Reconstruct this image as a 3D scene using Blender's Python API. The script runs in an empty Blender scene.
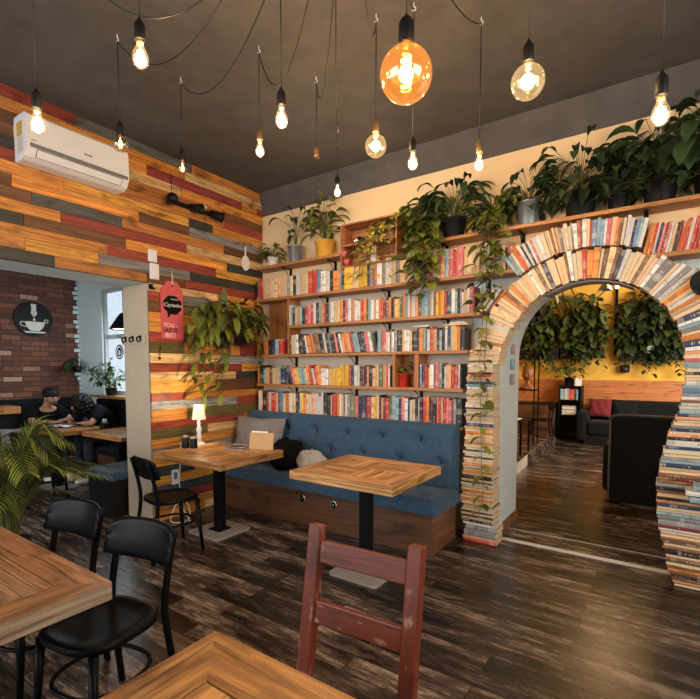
import bpy, math, random
from math import sin, cos, pi, radians as rad
from mathutils import Vector, Matrix, Euler

random.seed(7)
scene = bpy.context.scene
COL = scene.collection

# ------------------------------------------------------------------ camera
CAM = Vector((4.044, -4.03, 1.5))
F_PX, PY, YAW, PITCH = 457.93, 396.07, 0.60224, 0.05979
cd = bpy.data.cameras.new('camera')
cam = bpy.data.objects.new('camera', cd)
COL.objects.link(cam)
cam.location = CAM
cam.rotation_euler = (pi / 2 - PITCH, 0, YAW)
cd.sensor_fit = 'HORIZONTAL'
cd.sensor_width = 36.0
cd.lens = F_PX / 700 * 36.0
cd.shift_y = (PY - 349.5) / 700
cd.clip_start = 0.05
scene.camera = cam

# ------------------------------------------------------------------ world, area lights, exposure
scene.view_settings.view_transform = 'Standard'
scene.view_settings.look = 'None'
scene.view_settings.gamma = 1
scene.view_settings.use_curve_mapping = False
scene.view_settings.exposure = 0.63
wd = bpy.data.worlds.new('world')
scene.world = wd
wd.use_nodes = True
wd.node_tree.nodes['Background'].inputs[0].default_value = (0.80, 0.86, 0.95, 1)
wd.node_tree.nodes['Background'].inputs[1].default_value = 1.1


def area(name, loc, aim, sx, sy, watts, color):
    l = bpy.data.lights.new(name, 'AREA')
    l.shape = 'RECTANGLE'
    l.size, l.size_y = sx, sy
    l.energy = watts
    l.color = color
    o = bpy.data.objects.new(name, l)
    COL.objects.link(o)
    o.location = loc
    d = Vector(aim) - Vector(loc)
    o.rotation_euler = d.to_track_quat('-Z', 'Y').to_euler()
    return o


area('street_window_daylight', (1.2, -6.2, 2.1), (1.8, 0, 1.3), 3.2, 2.2, 66, (0.97, 0.98, 1.0))
area('side_window_daylight', (6.6, -3.2, 2.2), (1.5, -1.0, 1.2), 2.4, 2.0, 55, (1.0, 0.93, 0.82))
area('reading_room_fill', (5.8, 3.6, 2.2), (2.6, 6.9, 2.0), 2.0, 1.6, 150, (1.0, 0.92, 0.8))  # added fill lamp, brightens the far room's plants and yellow wall
area('snug_plaster_fill', (-1.75, -6.2, 1.9), (-2.5, -0.5, 1.7), 1.5, 1.7, 28, (0.86, 0.95, 1.0))  # extra lamp added to brighten the pale plaster of the snug
area('snug_window_daylight', (-2.1, -0.62, 1.8), (-2.9, -2.2, 1.3), 0.9, 1.2, 14, (0.8, 0.92, 1.0))

# ------------------------------------------------------------------ mesh helpers


class MB:
    """collects pieces and links them as ONE mesh object"""

    def __init__(self):
        self.v, self.f, self.m, self.c, self.s = [], [], [], [], []

    def add(self, vs, fs, mat=0, col=(1, 1, 1), smooth=False, M=None):
        n = len(self.v)
        for p in vs:
            p = Vector(p)
            self.v.append(M @ p if M is not None else p)
        for f in fs:
            self.f.append([i + n for i in f])
            self.m.append(mat)
            self.c.append(col)
            self.s.append(smooth)
        return self

    def box(self, x0, x1, y0, y1, z0, z1, mat=0, col=(1, 1, 1), M=None):
        vs = [(x, y, z) for x in (x0, x1) for y in (y0, y1) for z in (z0, z1)]
        fs = [(0, 1, 3, 2), (4, 6, 7, 5), (0, 4, 5, 1), (2, 3, 7, 6), (0, 2, 6, 4), (1, 5, 7, 3)]
        return self.add(vs, fs, mat, col, False, M)

    def prism(self, poly, z0, z1, mat=0, col=(1, 1, 1), M=None, smooth=False):
        n = len(poly)
        vs = [(p[0], p[1], z0) for p in poly] + [(p[0], p[1], z1) for p in poly]
        fs = [tuple(range(n - 1, -1, -1)), tuple(range(n, 2 * n))]
        self.add(vs, fs, mat, col, False, M)
        self.add(vs, [(i, (i + 1) % n, n + (i + 1) % n, n + i) for i in range(n)], mat, col, smooth, M)
        return self

    def lathe(self, prof, seg=20, mat=0, col=(1, 1, 1), M=None, smooth=True):
        vs, fs = [], []
        for r, z in prof:
            for k in range(seg):
                a = 2 * pi * k / seg
                vs.append((r * cos(a), r * sin(a), z))
        for i in range(len(prof) - 1):
            for k in range(seg):
                k2 = (k + 1) % seg
                fs.append((i * seg + k, i * seg + k2, (i + 1) * seg + k2, (i + 1) * seg + k))
        fs.append(tuple(range(seg - 1, -1, -1)))
        fs.append(tuple((len(prof) - 1) * seg + k for k in range(seg)))
        return self.add(vs, fs, mat, col, smooth, M)

    def tube(self, pts, r, seg=8, mat=0, col=(1, 1, 1), M=None, flat=1.0, closed=False):
        pts = [Vector(p) for p in pts]
        n = len(pts)
        rs = r if isinstance(r, (list, tuple)) else [r] * n
        vs, fs = [], []
        up = Vector((0, 0, 1))
        last = None
        for i, p in enumerate(pts):
            if closed:
                t = pts[(i + 1) % n] - pts[i - 1]
            else:
                t = pts[min(i + 1, n - 1)] - pts[max(i - 1, 0)]
            t.normalize()
            if last is None:
                a = t.cross(up)
                if a.length < 1e-3:
                    a = t.cross(Vector((1, 0, 0)))
            else:
                a = last - t * last.dot(t)
            a.normalize()
            last = a
            b = t.cross(a)
            for k in range(seg):
                q = 2 * pi * k / seg
                vs.append(p + a * (rs[i] * cos(q)) + b * (rs[i] * flat * sin(q)))
        rng = n if closed else n - 1
        for i in range(rng):
            j = (i + 1) % n
            for k in range(seg):
                k2 = (k + 1) % seg
                fs.append((i * seg + k, i * seg + k2, j * seg + k2, j * seg + k))
        if not closed:
            fs.append(tuple(range(seg - 1, -1, -1)))
            fs.append(tuple((n - 1) * seg + k for k in range(seg)))
        return self.add(vs, fs, mat, col, True, M)

    def ball(self, c, rx, ry=None, rz=None, seg=14, ring=9, mat=0, col=(1, 1, 1), M=None):
        ry = ry or rx
        rz = rz or rx
        vs, fs = [], []
        for i in range(ring + 1):
            th = pi * i / ring
            for k in range(seg):
                a = 2 * pi * k / seg
                vs.append((c[0] + rx * sin(th) * cos(a), c[1] + ry * sin(th) * sin(a), c[2] - rz * cos(th)))
        for i in range(ring):
            for k in range(seg):
                k2 = (k + 1) % seg
                fs.append((i * seg + k, i * seg + k2, (i + 1) * seg + k2, (i + 1) * seg + k))
        return self.add(vs, fs, mat, col, True, M)

    def sheet(self, grid, mat=0, col=(1, 1, 1), smooth=True, M=None):
        r, c = len(grid), len(grid[0])
        vs = [p for row in grid for p in row]
        fs = [(i * c + j, i * c + j + 1, (i + 1) * c + j + 1, (i + 1) * c + j) for i in range(r - 1) for j in range(c - 1)]
        return self.add(vs, fs, mat, col, smooth, M)

    def build(self, name, mats, parent=None, loc=(0, 0, 0), rot=(0, 0, 0), bevel=0, seg=2, subsurf=0, solid=0):
        me = bpy.data.meshes.new(name)
        me.from_pydata([tuple(p) for p in self.v], [], self.f)
        mats = mats if isinstance(mats, (list, tuple)) else [mats]
        for m in mats:
            me.materials.append(m)
        me.polygons.foreach_set('material_index', self.m)
        me.polygons.foreach_set('use_smooth', self.s)
        if any(c != (1, 1, 1) for c in self.c):
            ca = me.color_attributes.new('tint', 'FLOAT_COLOR', 'CORNER')
            data = []
            for p, c in zip(me.polygons, self.c):
                data.extend([c[0], c[1], c[2], 1.0] * p.loop_total)
            ca.data.foreach_set('color', data)
        me.update()
        o = bpy.data.objects.new(name, me)
        COL.objects.link(o)
        o.location = loc
        o.rotation_euler = rot
        if parent is not None:
            o.parent = parent
        if solid:
            md = o.modifiers.new('solid', 'SOLIDIFY')
            md.thickness = solid
            md.offset = 0
        if bevel:
            md = o.modifiers.new('bevel', 'BEVEL')
            md.width = bevel
            md.segments = seg
            md.limit_method = 'ANGLE'
            md.angle_limit = rad(40)
        if subsurf:
            md = o.modifiers.new('sub', 'SUBSURF')
            md.levels = subsurf
            md.render_levels = subsurf
        return o


def tag(o, label, cat, group=None):
    o['kind'] = 'thing'
    o['label'] = label
    o['category'] = cat
    if group:
        o['group'] = group
    return o


def thing(name, label, cat, loc=(0, 0, 0), rz=0, group=None):
    o = bpy.data.objects.new(name, None)
    COL.objects.link(o)
    o.empty_display_size = 0.1
    o.location = loc
    o.rotation_euler = (0, 0, rz)
    return tag(o, label, cat, group)


def struct(name, mb, mats, **k):
    o = mb.build(name, mats, **k)
    o['kind'] = 'structure'
    return o


def kids(o):
    return [c for c in o.children]


def copy_tree(o, parent=None):
    c = o.copy()
    COL.objects.link(c)
    if parent is not None:
        c.parent = parent
    for ch in kids(o):
        copy_tree(ch, c)
    return c


def dup(o, label, loc, rz, group=None):
    c = copy_tree(o)
    c.location = loc
    c.rotation_euler = (0, 0, rz)
    c['label'] = label
    if group:
        c['group'] = group
    return c


def R(axis, deg):
    return Matrix.Rotation(rad(deg), 4, axis)


def T(x, y, z):
    return Matrix.Translation((x, y, z))


def wall_x(px, y=-0.2):
    """x on a plane parallel to the back wall that a sight line at horizon height meets"""
    u = (px - 350) / F_PX
    dx = -sin(YAW) + u * cos(YAW)
    dy = cos(YAW) + u * sin(YAW)
    return CAM.x + dx / dy * (y - CAM.y)


# ------------------------------------------------------------------ materials
MATS = {}


def nodes_of(name):
    m = bpy.data.materials.new(name)
    m.use_nodes = True
    nt = m.node_tree
    return m, nt, nt.nodes, nt.links, nt.nodes['Principled BSDF']


def plain(name, col, rough=0.5, metal=0.0, vary=0.12, scale=14, bump=0.0, spec=0.5, stretch=(1, 1, 1), sheen=0.0, attr=False, coat=0.0):
    """one colour broken up by noise, optional bump; attr multiplies by the mesh's tint"""
    if name in MATS:
        return MATS[name]
    m, nt, N, L, b = nodes_of(name)
    tc = N.new('ShaderNodeTexCoord')
    mp = N.new('ShaderNodeMapping')
    mp.inputs['Scale'].default_value = stretch
    L.new(tc.outputs['Object'], mp.inputs['Vector'])
    nz = N.new('ShaderNodeTexNoise')
    nz.inputs['Scale'].default_value = scale
    nz.inputs['Detail'].default_value = 5
    L.new(mp.outputs[0], nz.inputs['Vector'])
    mx = N.new('ShaderNodeMix')
    mx.data_type = 'RGBA'
    mx.inputs['A'].default_value = (*[c * (1 - vary) for c in col], 1)
    mx.inputs['B'].default_value = (*[min(1, c * (1 + vary)) for c in col], 1)
    L.new(nz.outputs['Fac'], mx.inputs['Factor'])
    out = mx.outputs['Result']
    if attr:
        at = N.new('ShaderNodeAttribute')
        at.attribute_name = 'tint'
        mu = N.new('ShaderNodeMix')
        mu.data_type = 'RGBA'
        mu.blend_type = 'MULTIPLY'
        mu.inputs['Factor'].default_value = 1
        L.new(out, mu.inputs['A'])
        L.new(at.outputs['Color'], mu.inputs['B'])
        out = mu.outputs['Result']
    L.new(out, b.inputs['Base Color'])
    b.inputs['Roughness'].default_value = rough
    b.inputs['Metallic'].default_value = metal
    b.inputs['Specular IOR Level'].default_value = spec
    if sheen:
        b.inputs['Sheen Weight'].default_value = sheen
    if coat:
        b.inputs['Coat Weight'].default_value = coat
    if bump:
        bp = N.new('ShaderNodeBump')
        bp.inputs['Strength'].default_value = bump
        bp.inputs['Distance'].default_value = 0.01
        L.new(nz.outputs['Fac'], bp.inputs['Height'])
        L.new(bp.outputs[0], b.inputs['Normal'])
    MATS[name] = m
    return m


def wood(name, axis='x', c0=(0.55, 0.5, 0.45), c1=(1, 1, 1), base=None, rough=0.5, bump=0.35, wear=0.0, fine=34):
    """board grain along one axis, multiplied by the per-board tint (or by base)"""
    m, nt, N, L, b = nodes_of(name)
    tc = N.new('ShaderNodeTexCoord')
    mp = N.new('ShaderNodeMapping')
    k = 0.055
    mp.inputs['Scale'].default_value = {'x': (k, 1, 1), 'y': (1, k, 1), 'z': (1, 1, k)}[axis]
    L.new(tc.outputs['Object'], mp.inputs['Vector'])
    at = N.new('ShaderNodeAttribute')
    at.attribute_name = 'tint'
    ad = N.new('ShaderNodeVectorMath')
    ad.operation = 'MULTIPLY_ADD'
    ad.inputs[1].default_value = (3.1, 7.7, 5.3)
    L.new(at.outputs['Color'], ad.inputs[0])
    L.new(mp.outputs[0], ad.inputs[2])
    nz = N.new('ShaderNodeTexNoise')
    nz.inputs['Scale'].default_value = fine
    nz.inputs['Detail'].default_value = 8
    nz.inputs['Roughness'].default_value = 0.62
    nz.inputs['Distortion'].default_value = 0.8
    L.new(ad.outputs[0], nz.inputs['Vector'])
    cr = N.new('ShaderNodeValToRGB')
    cr.color_ramp.elements[0].position = 0.32
    cr.color_ramp.elements[1].position = 0.66
    cr.color_ramp.elements[0].color = (*c0, 1)
    cr.color_ramp.elements[1].color = (*c1, 1)
    L.new(nz.outputs['Fac'], cr.inputs[0])
    # knots and dark blotches
    n2 = N.new('ShaderNodeTexNoise')
    n2.inputs['Scale'].default_value = 9
    n2.inputs['Detail'].default_value = 3
    mp2 = N.new('ShaderNodeMapping')
    k2 = 0.45
    mp2.inputs['Scale'].default_value = {'x': (k2, 1, 1), 'y': (1, k2, 1), 'z': (1, 1, k2)}[axis]
    L.new(tc.outputs['Object'], mp2.inputs['Vector'])
    L.new(mp2.outputs[0], n2.inputs['Vector'])
    cr2 = N.new('ShaderNodeValToRGB')
    cr2.color_ramp.elements[0].position = 0.27
    cr2.color_ramp.elements[0].color = (0.38, 0.33, 0.3, 1)
    cr2.color_ramp.elements[1].position = 0.42
    cr2.color_ramp.elements[1].color = (1, 1, 1, 1)
    L.new(n2.outputs['Fac'], cr2.inputs[0])
    mu = N.new('ShaderNodeMix')
    mu.data_type = 'RGBA'
    mu.blend_type = 'MULTIPLY'
    mu.inputs['Factor'].default_value = 1
    L.new(cr.outputs[0], mu.inputs['A'])
    L.new(cr2.outputs[0], mu.inputs['B'])
    mu2 = N.new('ShaderNodeMix')
    mu2.data_type = 'RGBA'
    mu2.blend_type = 'MULTIPLY'
    mu2.inputs['Factor'].default_value = 1
    L.new(mu.outputs['Result'], mu2.inputs['A'])
    if base is None:
        L.new(at.outputs['Color'], mu2.inputs['B'])
    else:
        mu2.inputs['B'].default_value = (*base, 1)
    out = mu2.outputs['Result']
    if wear:
        n3 = N.new('ShaderNodeTexNoise')
        n3.inputs['Scale'].default_value = 26
        n3.inputs['Detail'].default_value = 6
        L.new(mp2.outputs[0], n3.inputs['Vector'])
        cr3 = N.new('ShaderNodeValToRGB')
        cr3.color_ramp.elements[0].position = 0.6
        cr3.color_ramp.elements[0].color = (0, 0, 0, 1)
        cr3.color_ramp.elements[1].position = 0.72
        cr3.color_ramp.elements[1].color = (wear, wear, wear, 1)
        L.new(n3.outputs['Fac'], cr3.inputs[0])
        m3 = N.new('ShaderNodeMix')
        m3.data_type = 'RGBA'
        L.new(cr3.outputs[0], m3.inputs['Factor'])
        L.new(out, m3.inputs['A'])
        m3.inputs['B'].default_value = (0.62, 0.45, 0.3, 1)
        out = m3.outputs['Result']
    L.new(out, b.inputs['Base Color'])
    b.inputs['Roughness'].default_value = rough
    bp = N.new('ShaderNodeBump')
    bp.inputs['Strength'].default_value = bump
    bp.inputs['Distance'].default_value = 0.004
    L.new(nz.outputs['Fac'], bp.inputs['Height'])
    L.new(bp.outputs[0], b.inputs['Normal'])
    return m


def emissive(name, col, strength):
    m, nt, N, L, b = nodes_of(name)
    b.inputs['Base Color'].default_value = (*col, 1)
    b.inputs['Emission Color'].default_value = (*col, 1)
    b.inputs['Emission Strength'].default_value = strength
    return m


def thin_glass(name, tint, gloss=0.12, glow=0.0, glowcol=(1, 0.7, 0.35)):
    m, nt, N, L, b = nodes_of(name)
    out = N['Material Output']
    tr = N.new('ShaderNodeBsdfTransparent')
    tr.inputs[0].default_value = (*tint, 1)
    gl = N.new('ShaderNodeBsdfGlossy')
    gl.inputs['Roughness'].default_value = 0.04
    gl.inputs['Color'].default_value = (1, 0.95, 0.88, 1)
    lw = N.new('ShaderNodeLayerWeight')
    lw.inputs['Blend'].default_value = 0.35
    ml = N.new('ShaderNodeMath')
    ml.operation = 'MULTIPLY_ADD'
    ml.inputs[1].default_value = 0.55
    ml.inputs[2].default_value = gloss * 0.4
    L.new(lw.outputs['Facing'], ml.inputs[0])
    mx = N.new('ShaderNodeMixShader')
    L.new(ml.outputs[0], mx.inputs[0])
    L.new(tr.outputs[0], mx.inputs[1])
    L.new(gl.outputs[0], mx.inputs[2])
    res = mx.outputs[0]
    if glow:
        em = N.new('ShaderNodeEmission')
        em.inputs[0].default_value = (*glowcol, 1)
        em.inputs[1].default_value = glow
        ads = N.new('ShaderNodeAddShader')
        L.new(res, ads.inputs[0])
        L.new(em.outputs[0], ads.inputs[1])
        res = ads.outputs[0]
    L.new(res, out.inputs['Surface'])
    return m


def book_mat(name, col, ink):
    """cover colour with printed bands and a title made of small marks, different on every book"""
    m, nt, N, L, b = nodes_of(name)
    tc = N.new('ShaderNodeTexCoord')
    oi = N.new('ShaderNodeObjectInfo')
    sep = N.new('ShaderNodeSeparateXYZ')
    L.new(tc.outputs['Generated'], sep.inputs[0])
    off = N.new('ShaderNodeMath')
    off.operation = 'MULTIPLY'
    off.inputs[1].default_value = 37.0
    L.new(oi.outputs['Random'], off.inputs[0])

    def noise1d(scale, add):
        ma = N.new('ShaderNodeMath')
        ma.operation = 'MULTIPLY_ADD'
        ma.inputs[1].default_value = scale
        L.new(sep.outputs['Z'], ma.inputs[0])
        a2 = N.new('ShaderNodeMath')
        a2.operation = 'ADD'
        a2.inputs[1].default_value = add
        L.new(off.outputs[0], a2.inputs[0])
        L.new(a2.outputs[0], ma.inputs[2])
        nn = N.new('ShaderNodeTexNoise')
        nn.noise_dimensions = '1D'
        nn.inputs['Scale'].default_value = 1
        nn.inputs['Detail'].default_value = 0
        L.new(ma.outputs[0], nn.inputs['W'])
        return nn.outputs['Fac']

    def thresh(sock, lo):
        g = N.new('ShaderNodeMath')
        g.operation = 'GREATER_THAN'
        g.inputs[1].default_value = lo
        L.new(sock, g.inputs[0])
        return g.outputs[0]

    band = thresh(noise1d(3.0, 0), 0.66)
    letters = thresh(noise1d(30.0, 11.0), 0.57)
    zone = thresh(noise1d(2.6, 23.0), 0.53)
    # keep the print inside the middle of the spine's width
    ax = N.new('ShaderNodeMath')
    ax.operation = 'SUBTRACT'
    ax.inputs[1].default_value = 0.5
    L.new(sep.outputs['X'], ax.inputs[0])
    ab = N.new('ShaderNodeMath')
    ab.operation = 'ABSOLUTE'
    L.new(ax.outputs[0], ab.inputs[0])
    lt = N.new('ShaderNodeMath')
    lt.operation = 'LESS_THAN'
    lt.inputs[1].default_value = 0.17
    L.new(ab.outputs[0], lt.inputs[0])
    p1 = N.new('ShaderNodeMath')
    p1.operation = 'MULTIPLY'
    L.new(letters, p1.inputs[0])
    L.new(zone, p1.inputs[1])
    p2 = N.new('ShaderNodeMath')
    p2.operation = 'MULTIPLY'
    L.new(p1.outputs[0], p2.inputs[0])
    L.new(lt.outputs[0], p2.inputs[1])
    hs = N.new('ShaderNodeHueSaturation')
    hs.inputs['Color'].default_value = (*col, 1)
    vm = N.new('ShaderNodeMath')
    vm.operation = 'MULTIPLY_ADD'
    vm.inputs[1].default_value = 0.5
    vm.inputs[2].default_value = 0.75
    L.new(oi.outputs['Random'], vm.inputs[0])
    L.new(vm.outputs[0], hs.inputs['Value'])
    m1 = N.new('ShaderNodeMix')
    m1.data_type = 'RGBA'
    m1.inputs['B'].default_value = (*[0.72 * c + 0.28 * i for c, i in zip(col, ink)], 1)
    L.new(hs.outputs[0], m1.inputs['A'])
    L.new(band, m1.inputs['Factor'])
    m2 = N.new('ShaderNodeMix')
    m2.data_type = 'RGBA'
    m2.inputs['B'].default_value = (*[0.3 * c + 0.7 * i for c, i in zip(col, ink)], 1)
    L.new(m1.outputs['Result'], m2.inputs['A'])
    L.new(p2.outputs[0], m2.inputs['Factor'])
    L.new(m2.outputs['Result'], b.inputs['Base Color'])
    b.inputs['Roughness'].default_value = 0.45
    return m


def floor_mat(name, dark, mid, light, rough):
    m, nt, N, L, b = nodes_of(name)
    tc = N.new('ShaderNodeTexCoord')
    bk = N.new('ShaderNodeTexBrick')
    bk.offset = 0.37
    bk.offset_frequency = 2
    bk.inputs['Color1'].default_value = (0.12, 0.12, 0.12, 1)
    bk.inputs['Color2'].default_value = (1, 1, 1, 1)
    bk.inputs['Mortar'].default_value = (0, 0, 0, 1)
    bk.inputs['Scale'].default_value = 1
    bk.inputs['Mortar Size'].default_value = 0.0028
    bk.inputs['Mortar Smooth'].default_value = 0.3
    bk.inputs['Brick Width'].default_value = 0.92
    bk.inputs['Row Height'].default_value = 0.132
    L.new(tc.outputs['Object'], bk.inputs['Vector'])
    mp = N.new('ShaderNodeMapping')
    mp.inputs['Scale'].default_value = (0.2, 1, 1)
    L.new(tc.outputs['Object'], mp.inputs['Vector'])
    ad = N.new('ShaderNodeVectorMath')
    ad.operation = 'MULTIPLY_ADD'
    ad.inputs[1].default_value = (9, 0, 5)
    L.new(bk.outputs['Color'], ad.inputs[0])
    L.new(mp.outputs[0], ad.inputs[2])
    nz = N.new('ShaderNodeTexNoise')
    nz.inputs['Scale'].default_value = 13
    nz.inputs['Detail'].default_value = 12
    nz.inputs['Roughness'].default_value = 0.78
    nz.inputs['Distortion'].default_value = 0.1
    L.new(ad.outputs[0], nz.inputs['Vector'])
    cr = N.new('ShaderNodeValToRGB')
    e = cr.color_ramp.elements
    e[0].position, e[0].color = 0.42, (*dark, 1)
    e[1].position, e[1].color = 0.69, (*light, 1)
    x = cr.color_ramp.elements.new(0.53)
    x.color = (*mid, 1)
    # worn areas: large patches where more of the pale core shows
    wn_ = N.new('ShaderNodeTexNoise')
    wn_.inputs['Scale'].default_value = 2.6
    wn_.inputs['Detail'].default_value = 3
    L.new(ad.outputs[0], wn_.inputs['Vector'])
    wm = N.new('ShaderNodeMath')
    wm.operation = 'MULTIPLY_ADD'
    wm.inputs[1].default_value = 0.42
    wm.inputs[2].default_value = -0.21
    L.new(wn_.outputs['Fac'], wm.inputs[0])
    sm = N.new('ShaderNodeMath')
    sm.operation = 'ADD'
    L.new(nz.outputs['Fac'], sm.inputs[0])
    L.new(wm.outputs[0], sm.inputs[1])
    L.new(sm.outputs[0], cr.inputs[0])
    mu = N.new('ShaderNodeMix')
    mu.data_type = 'RGBA'
    mu.blend_type = 'MULTIPLY'
    mu.inputs['Factor'].default_value = 0.7
    L.new(cr.outputs[0], mu.inputs['A'])
    L.new(bk.outputs['Color'], mu.inputs['B'])
    # pale worn edge of the bevels between boards
    mx = N.new('ShaderNodeMix')
    mx.data_type = 'RGBA'
    L.new(bk.outputs['Fac'], mx.inputs['Factor'])
    L.new(mu.outputs['Result'], mx.inputs['A'])
    mx.inputs['B'].default_value = (0.012, 0.009, 0.008, 1)
    L.new(mx.outputs['Result'], b.inputs['Base Color'])
    rr = N.new('ShaderNodeMapRange')
    rr.inputs['To Min'].default_value = rough - 0.1
    rr.inputs['To Max'].default_value = rough + 0.22
    L.new(nz.outputs['Fac'], rr.inputs['Value'])
    L.new(rr.outputs[0], b.inputs['Roughness'])
    bp = N.new('ShaderNodeBump')
    bp.inputs['Strength'].default_value = 0.3
    bp.inputs['Distance'].default_value = 0.004
    su = N.new('ShaderNodeMath')
    su.operation = 'SUBTRACT'
    L.new(nz.outputs['Fac'], su.inputs[0])
    L.new(bk.outputs['Fac'], su.inputs[1])
    L.new(su.outputs[0], bp.inputs['Height'])
    L.new(bp.outputs[0], b.inputs['Normal'])
    return m


def brick_mat(name):
    m, nt, N, L, b = nodes_of(name)
    tc = N.new('ShaderNodeTexCoord')
    sp = N.new('ShaderNodeSeparateXYZ')
    L.new(tc.outputs['Object'], sp.inputs[0])
    cb = N.new('ShaderNodeCombineXYZ')
    L.new(sp.outputs['Y'], cb.inputs['X'])
    L.new(sp.outputs['Z'], cb.inputs['Y'])
    bk = N.new('ShaderNodeTexBrick')
    bk.inputs['Color1'].default_value = (0.0, 0, 0, 1)
    bk.inputs['Color2'].default_value = (1, 1, 1, 1)
    bk.inputs['Mortar'].default_value = (0.5, 0.5, 0.5, 1)
    bk.inputs['Scale'].default_value = 1
    bk.inputs['Mortar Size'].default_value = 0.006
    bk.inputs['Brick Width'].default_value = 0.235
    bk.inputs['Row Height'].default_value = 0.073
    L.new(cb.outputs[0], bk.inputs['Vector'])
    cr = N.new('ShaderNodeValToRGB')
    e = cr.color_ramp.elements
    e[0].position, e[0].color = 0.0, (0.075, 0.026, 0.017, 1)
    e[1].position, e[1].color = 1.0, (0.42, 0.27, 0.2, 1)
    for p, c in ((0.45, (0.115, 0.040, 0.024)), (0.75, (0.155, 0.054, 0.030)), (0.93, (0.20, 0.075, 0.042))):
        x = cr.color_ramp.elements.new(p)
        x.color = (*c, 1)
    L.new(bk.outputs['Color'], cr.inputs[0])
    nz = N.new('ShaderNodeTexNoise')
    nz.inputs['Scale'].default_value = 30
    nz.inputs['Detail'].default_value = 5
    L.new(tc.outputs['Object'], nz.inputs['Vector'])
    mu = N.new('ShaderNodeMix')
    mu.data_type = 'RGBA'
    mu.blend_type = 'OVERLAY'
    mu.inputs['Factor'].default_value = 0.75
    L.new(cr.outputs[0], mu.inputs['A'])
    L.new(nz.outputs['Fac'], mu.inputs['B'])
    mx = N.new('ShaderNodeMix')
    mx.data_type = 'RGBA'
    L.new(bk.outputs['Fac'], mx.inputs['Factor'])
    L.new(mu.outputs['Result'], mx.inputs['A'])
    mx.inputs['B'].default_value = (0.045, 0.022, 0.017, 1)
    L.new(mx.outputs['Result'], b.inputs['Base Color'])
    b.inputs['Roughness'].default_value = 0.85
    bp = N.new('ShaderNodeBump')
    bp.inputs['Strength'].default_value = 0.6
    bp.inputs['Distance'].default_value = 0.01
    su = N.new('ShaderNodeMath')
    su.operation = 'SUBTRACT'
    su.inputs[0].default_value = 1
    L.new(bk.outputs['Fac'], su.inputs[1])
    L.new(su.outputs[0], bp.inputs['Height'])
    L.new(bp.outputs[0], b.inputs['Normal'])
    return m


M_black = plain('black_lacquer', (0.003, 0.0035, 0.0045), 0.36, spec=0.13, vary=0.2)
M_blackmetal = plain('black_metal', (0.005, 0.005, 0.006), 0.5, spec=0.15)
M_rubber = plain('black_plastic', (0.007, 0.007, 0.0075), 0.5, spec=0.25)
M_white = plain('white_plastic', (0.82, 0.83, 0.84), 0.35, vary=0.03)
M_steel = plain('brushed_steel', (0.46, 0.43, 0.40), 0.42, 0.25, vary=0.15, scale=40)
M_galv = plain('galvanised_zinc', (0.36, 0.42, 0.47), 0.35, 0.8, vary=0.35, scale=18)
M_chrome = plain('chrome', (0.7, 0.7, 0.7), 0.15, 1.0)
M_brass = plain('aged_brass', (0.35, 0.22, 0.1), 0.35, 0.8)
M_plaster_cream = plain('cream_plaster', (0.76, 0.58, 0.34), 0.85, vary=0.05, scale=5, bump=0.08)
M_plaster_grey = plain('charcoal_plaster', (0.082, 0.077, 0.074), 0.85, vary=0.4, scale=6, bump=0.35)
M_plaster_pale = plain('pale_blue_plaster', (0.60, 0.70, 0.72), 0.8, vary=0.06, scale=6, bump=0.08)
M_plaster_shelf = plain('greige_plaster', (0.60, 0.52, 0.41), 0.85, vary=0.1, scale=9, bump=0.08)
M_plaster_beige = plain('beige_plaster', (0.52, 0.42, 0.30), 0.85, vary=0.1, scale=8, bump=0.15)
M_yellow_wall = plain('mustard_plaster', (0.78, 0.45, 0.065), 0.85, vary=0.14, scale=4, bump=0.2)
M_floor = floor_mat('worn_floorboards', (0.018, 0.013, 0.011), (0.10, 0.068, 0.050), (0.46, 0.36, 0.28), 0.2)
M_brick = brick_mat('old_brick')
M_plank = wood('painted_planks', 'y', (0.40, 0.33, 0.28), (1.18, 1.16, 1.12), rough=0.5, bump=0.5, fine=44)
M_table_x = wood('reclaimed_boards_x', 'x', (0.20, 0.14, 0.10), (1.15, 1.12, 1.05), rough=0.34, bump=0.6, fine=46)
M_table_y = wood('reclaimed_boards_y', 'y', (0.20, 0.14, 0.10), (1.15, 1.12, 1.05), rough=0.34, bump=0.6, fine=46)
M_shelf = wood('shelf_pine', 'x', (0.6, 0.55, 0.5), (1.05, 1, 1), base=(0.50, 0.235, 0.075), rough=0.5)
M_shelf_z = wood('shelf_pine_upright', 'z', (0.6, 0.55, 0.5), (1.05, 1, 1), base=(0.46, 0.20, 0.06), rough=0.5)
M_paleedge = wood('pale_worn_edge', 'y', (0.3, 0.24, 0.2), (1.1, 1.08, 1.02), base=(0.40, 0.30, 0.21), rough=0.6, bump=0.5)
M_crate = wood('red_brown_crate', 'x', (0.55, 0.5, 0.5), (1.05, 1, 1), base=(0.44, 0.17, 0.06), rough=0.55)
M_bench = wood('dark_bench_boards', 'x', (0.45, 0.4, 0.38), (1.1, 1, 1), base=(0.16, 0.075, 0.032), rough=0.45)
M_bench_y = wood('dark_bench_boards_end', 'y', (0.45, 0.4, 0.38), (1.1, 1, 1), base=(0.24, 0.115, 0.05), rough=0.45)
M_wains = wood('orange_wainscot', 'x', (0.6, 0.5, 0.45), (1.1, 1, 1), base=(0.55, 0.22, 0.065), rough=0.5)
M_redwood = wood('worn_red_paint', 'z', (0.75, 0.7, 0.7), (1.1, 1, 1), base=(0.155, 0.027, 0.009), rough=0.42, wear=0.5)
M_redwood_x = wood('worn_red_paint_rail', 'x', (0.75, 0.7, 0.7), (1.1, 1, 1), base=(0.155, 0.027, 0.009), rough=0.42, wear=0.5)
M_blue = plain('blue_velvet', (0.026, 0.072, 0.135), 0.8, vary=0.5, scale=22, bump=0.15, sheen=0.12)
M_buttonblue = plain('dark_blue_button', (0.008, 0.016, 0.032), 0.8)
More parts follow.
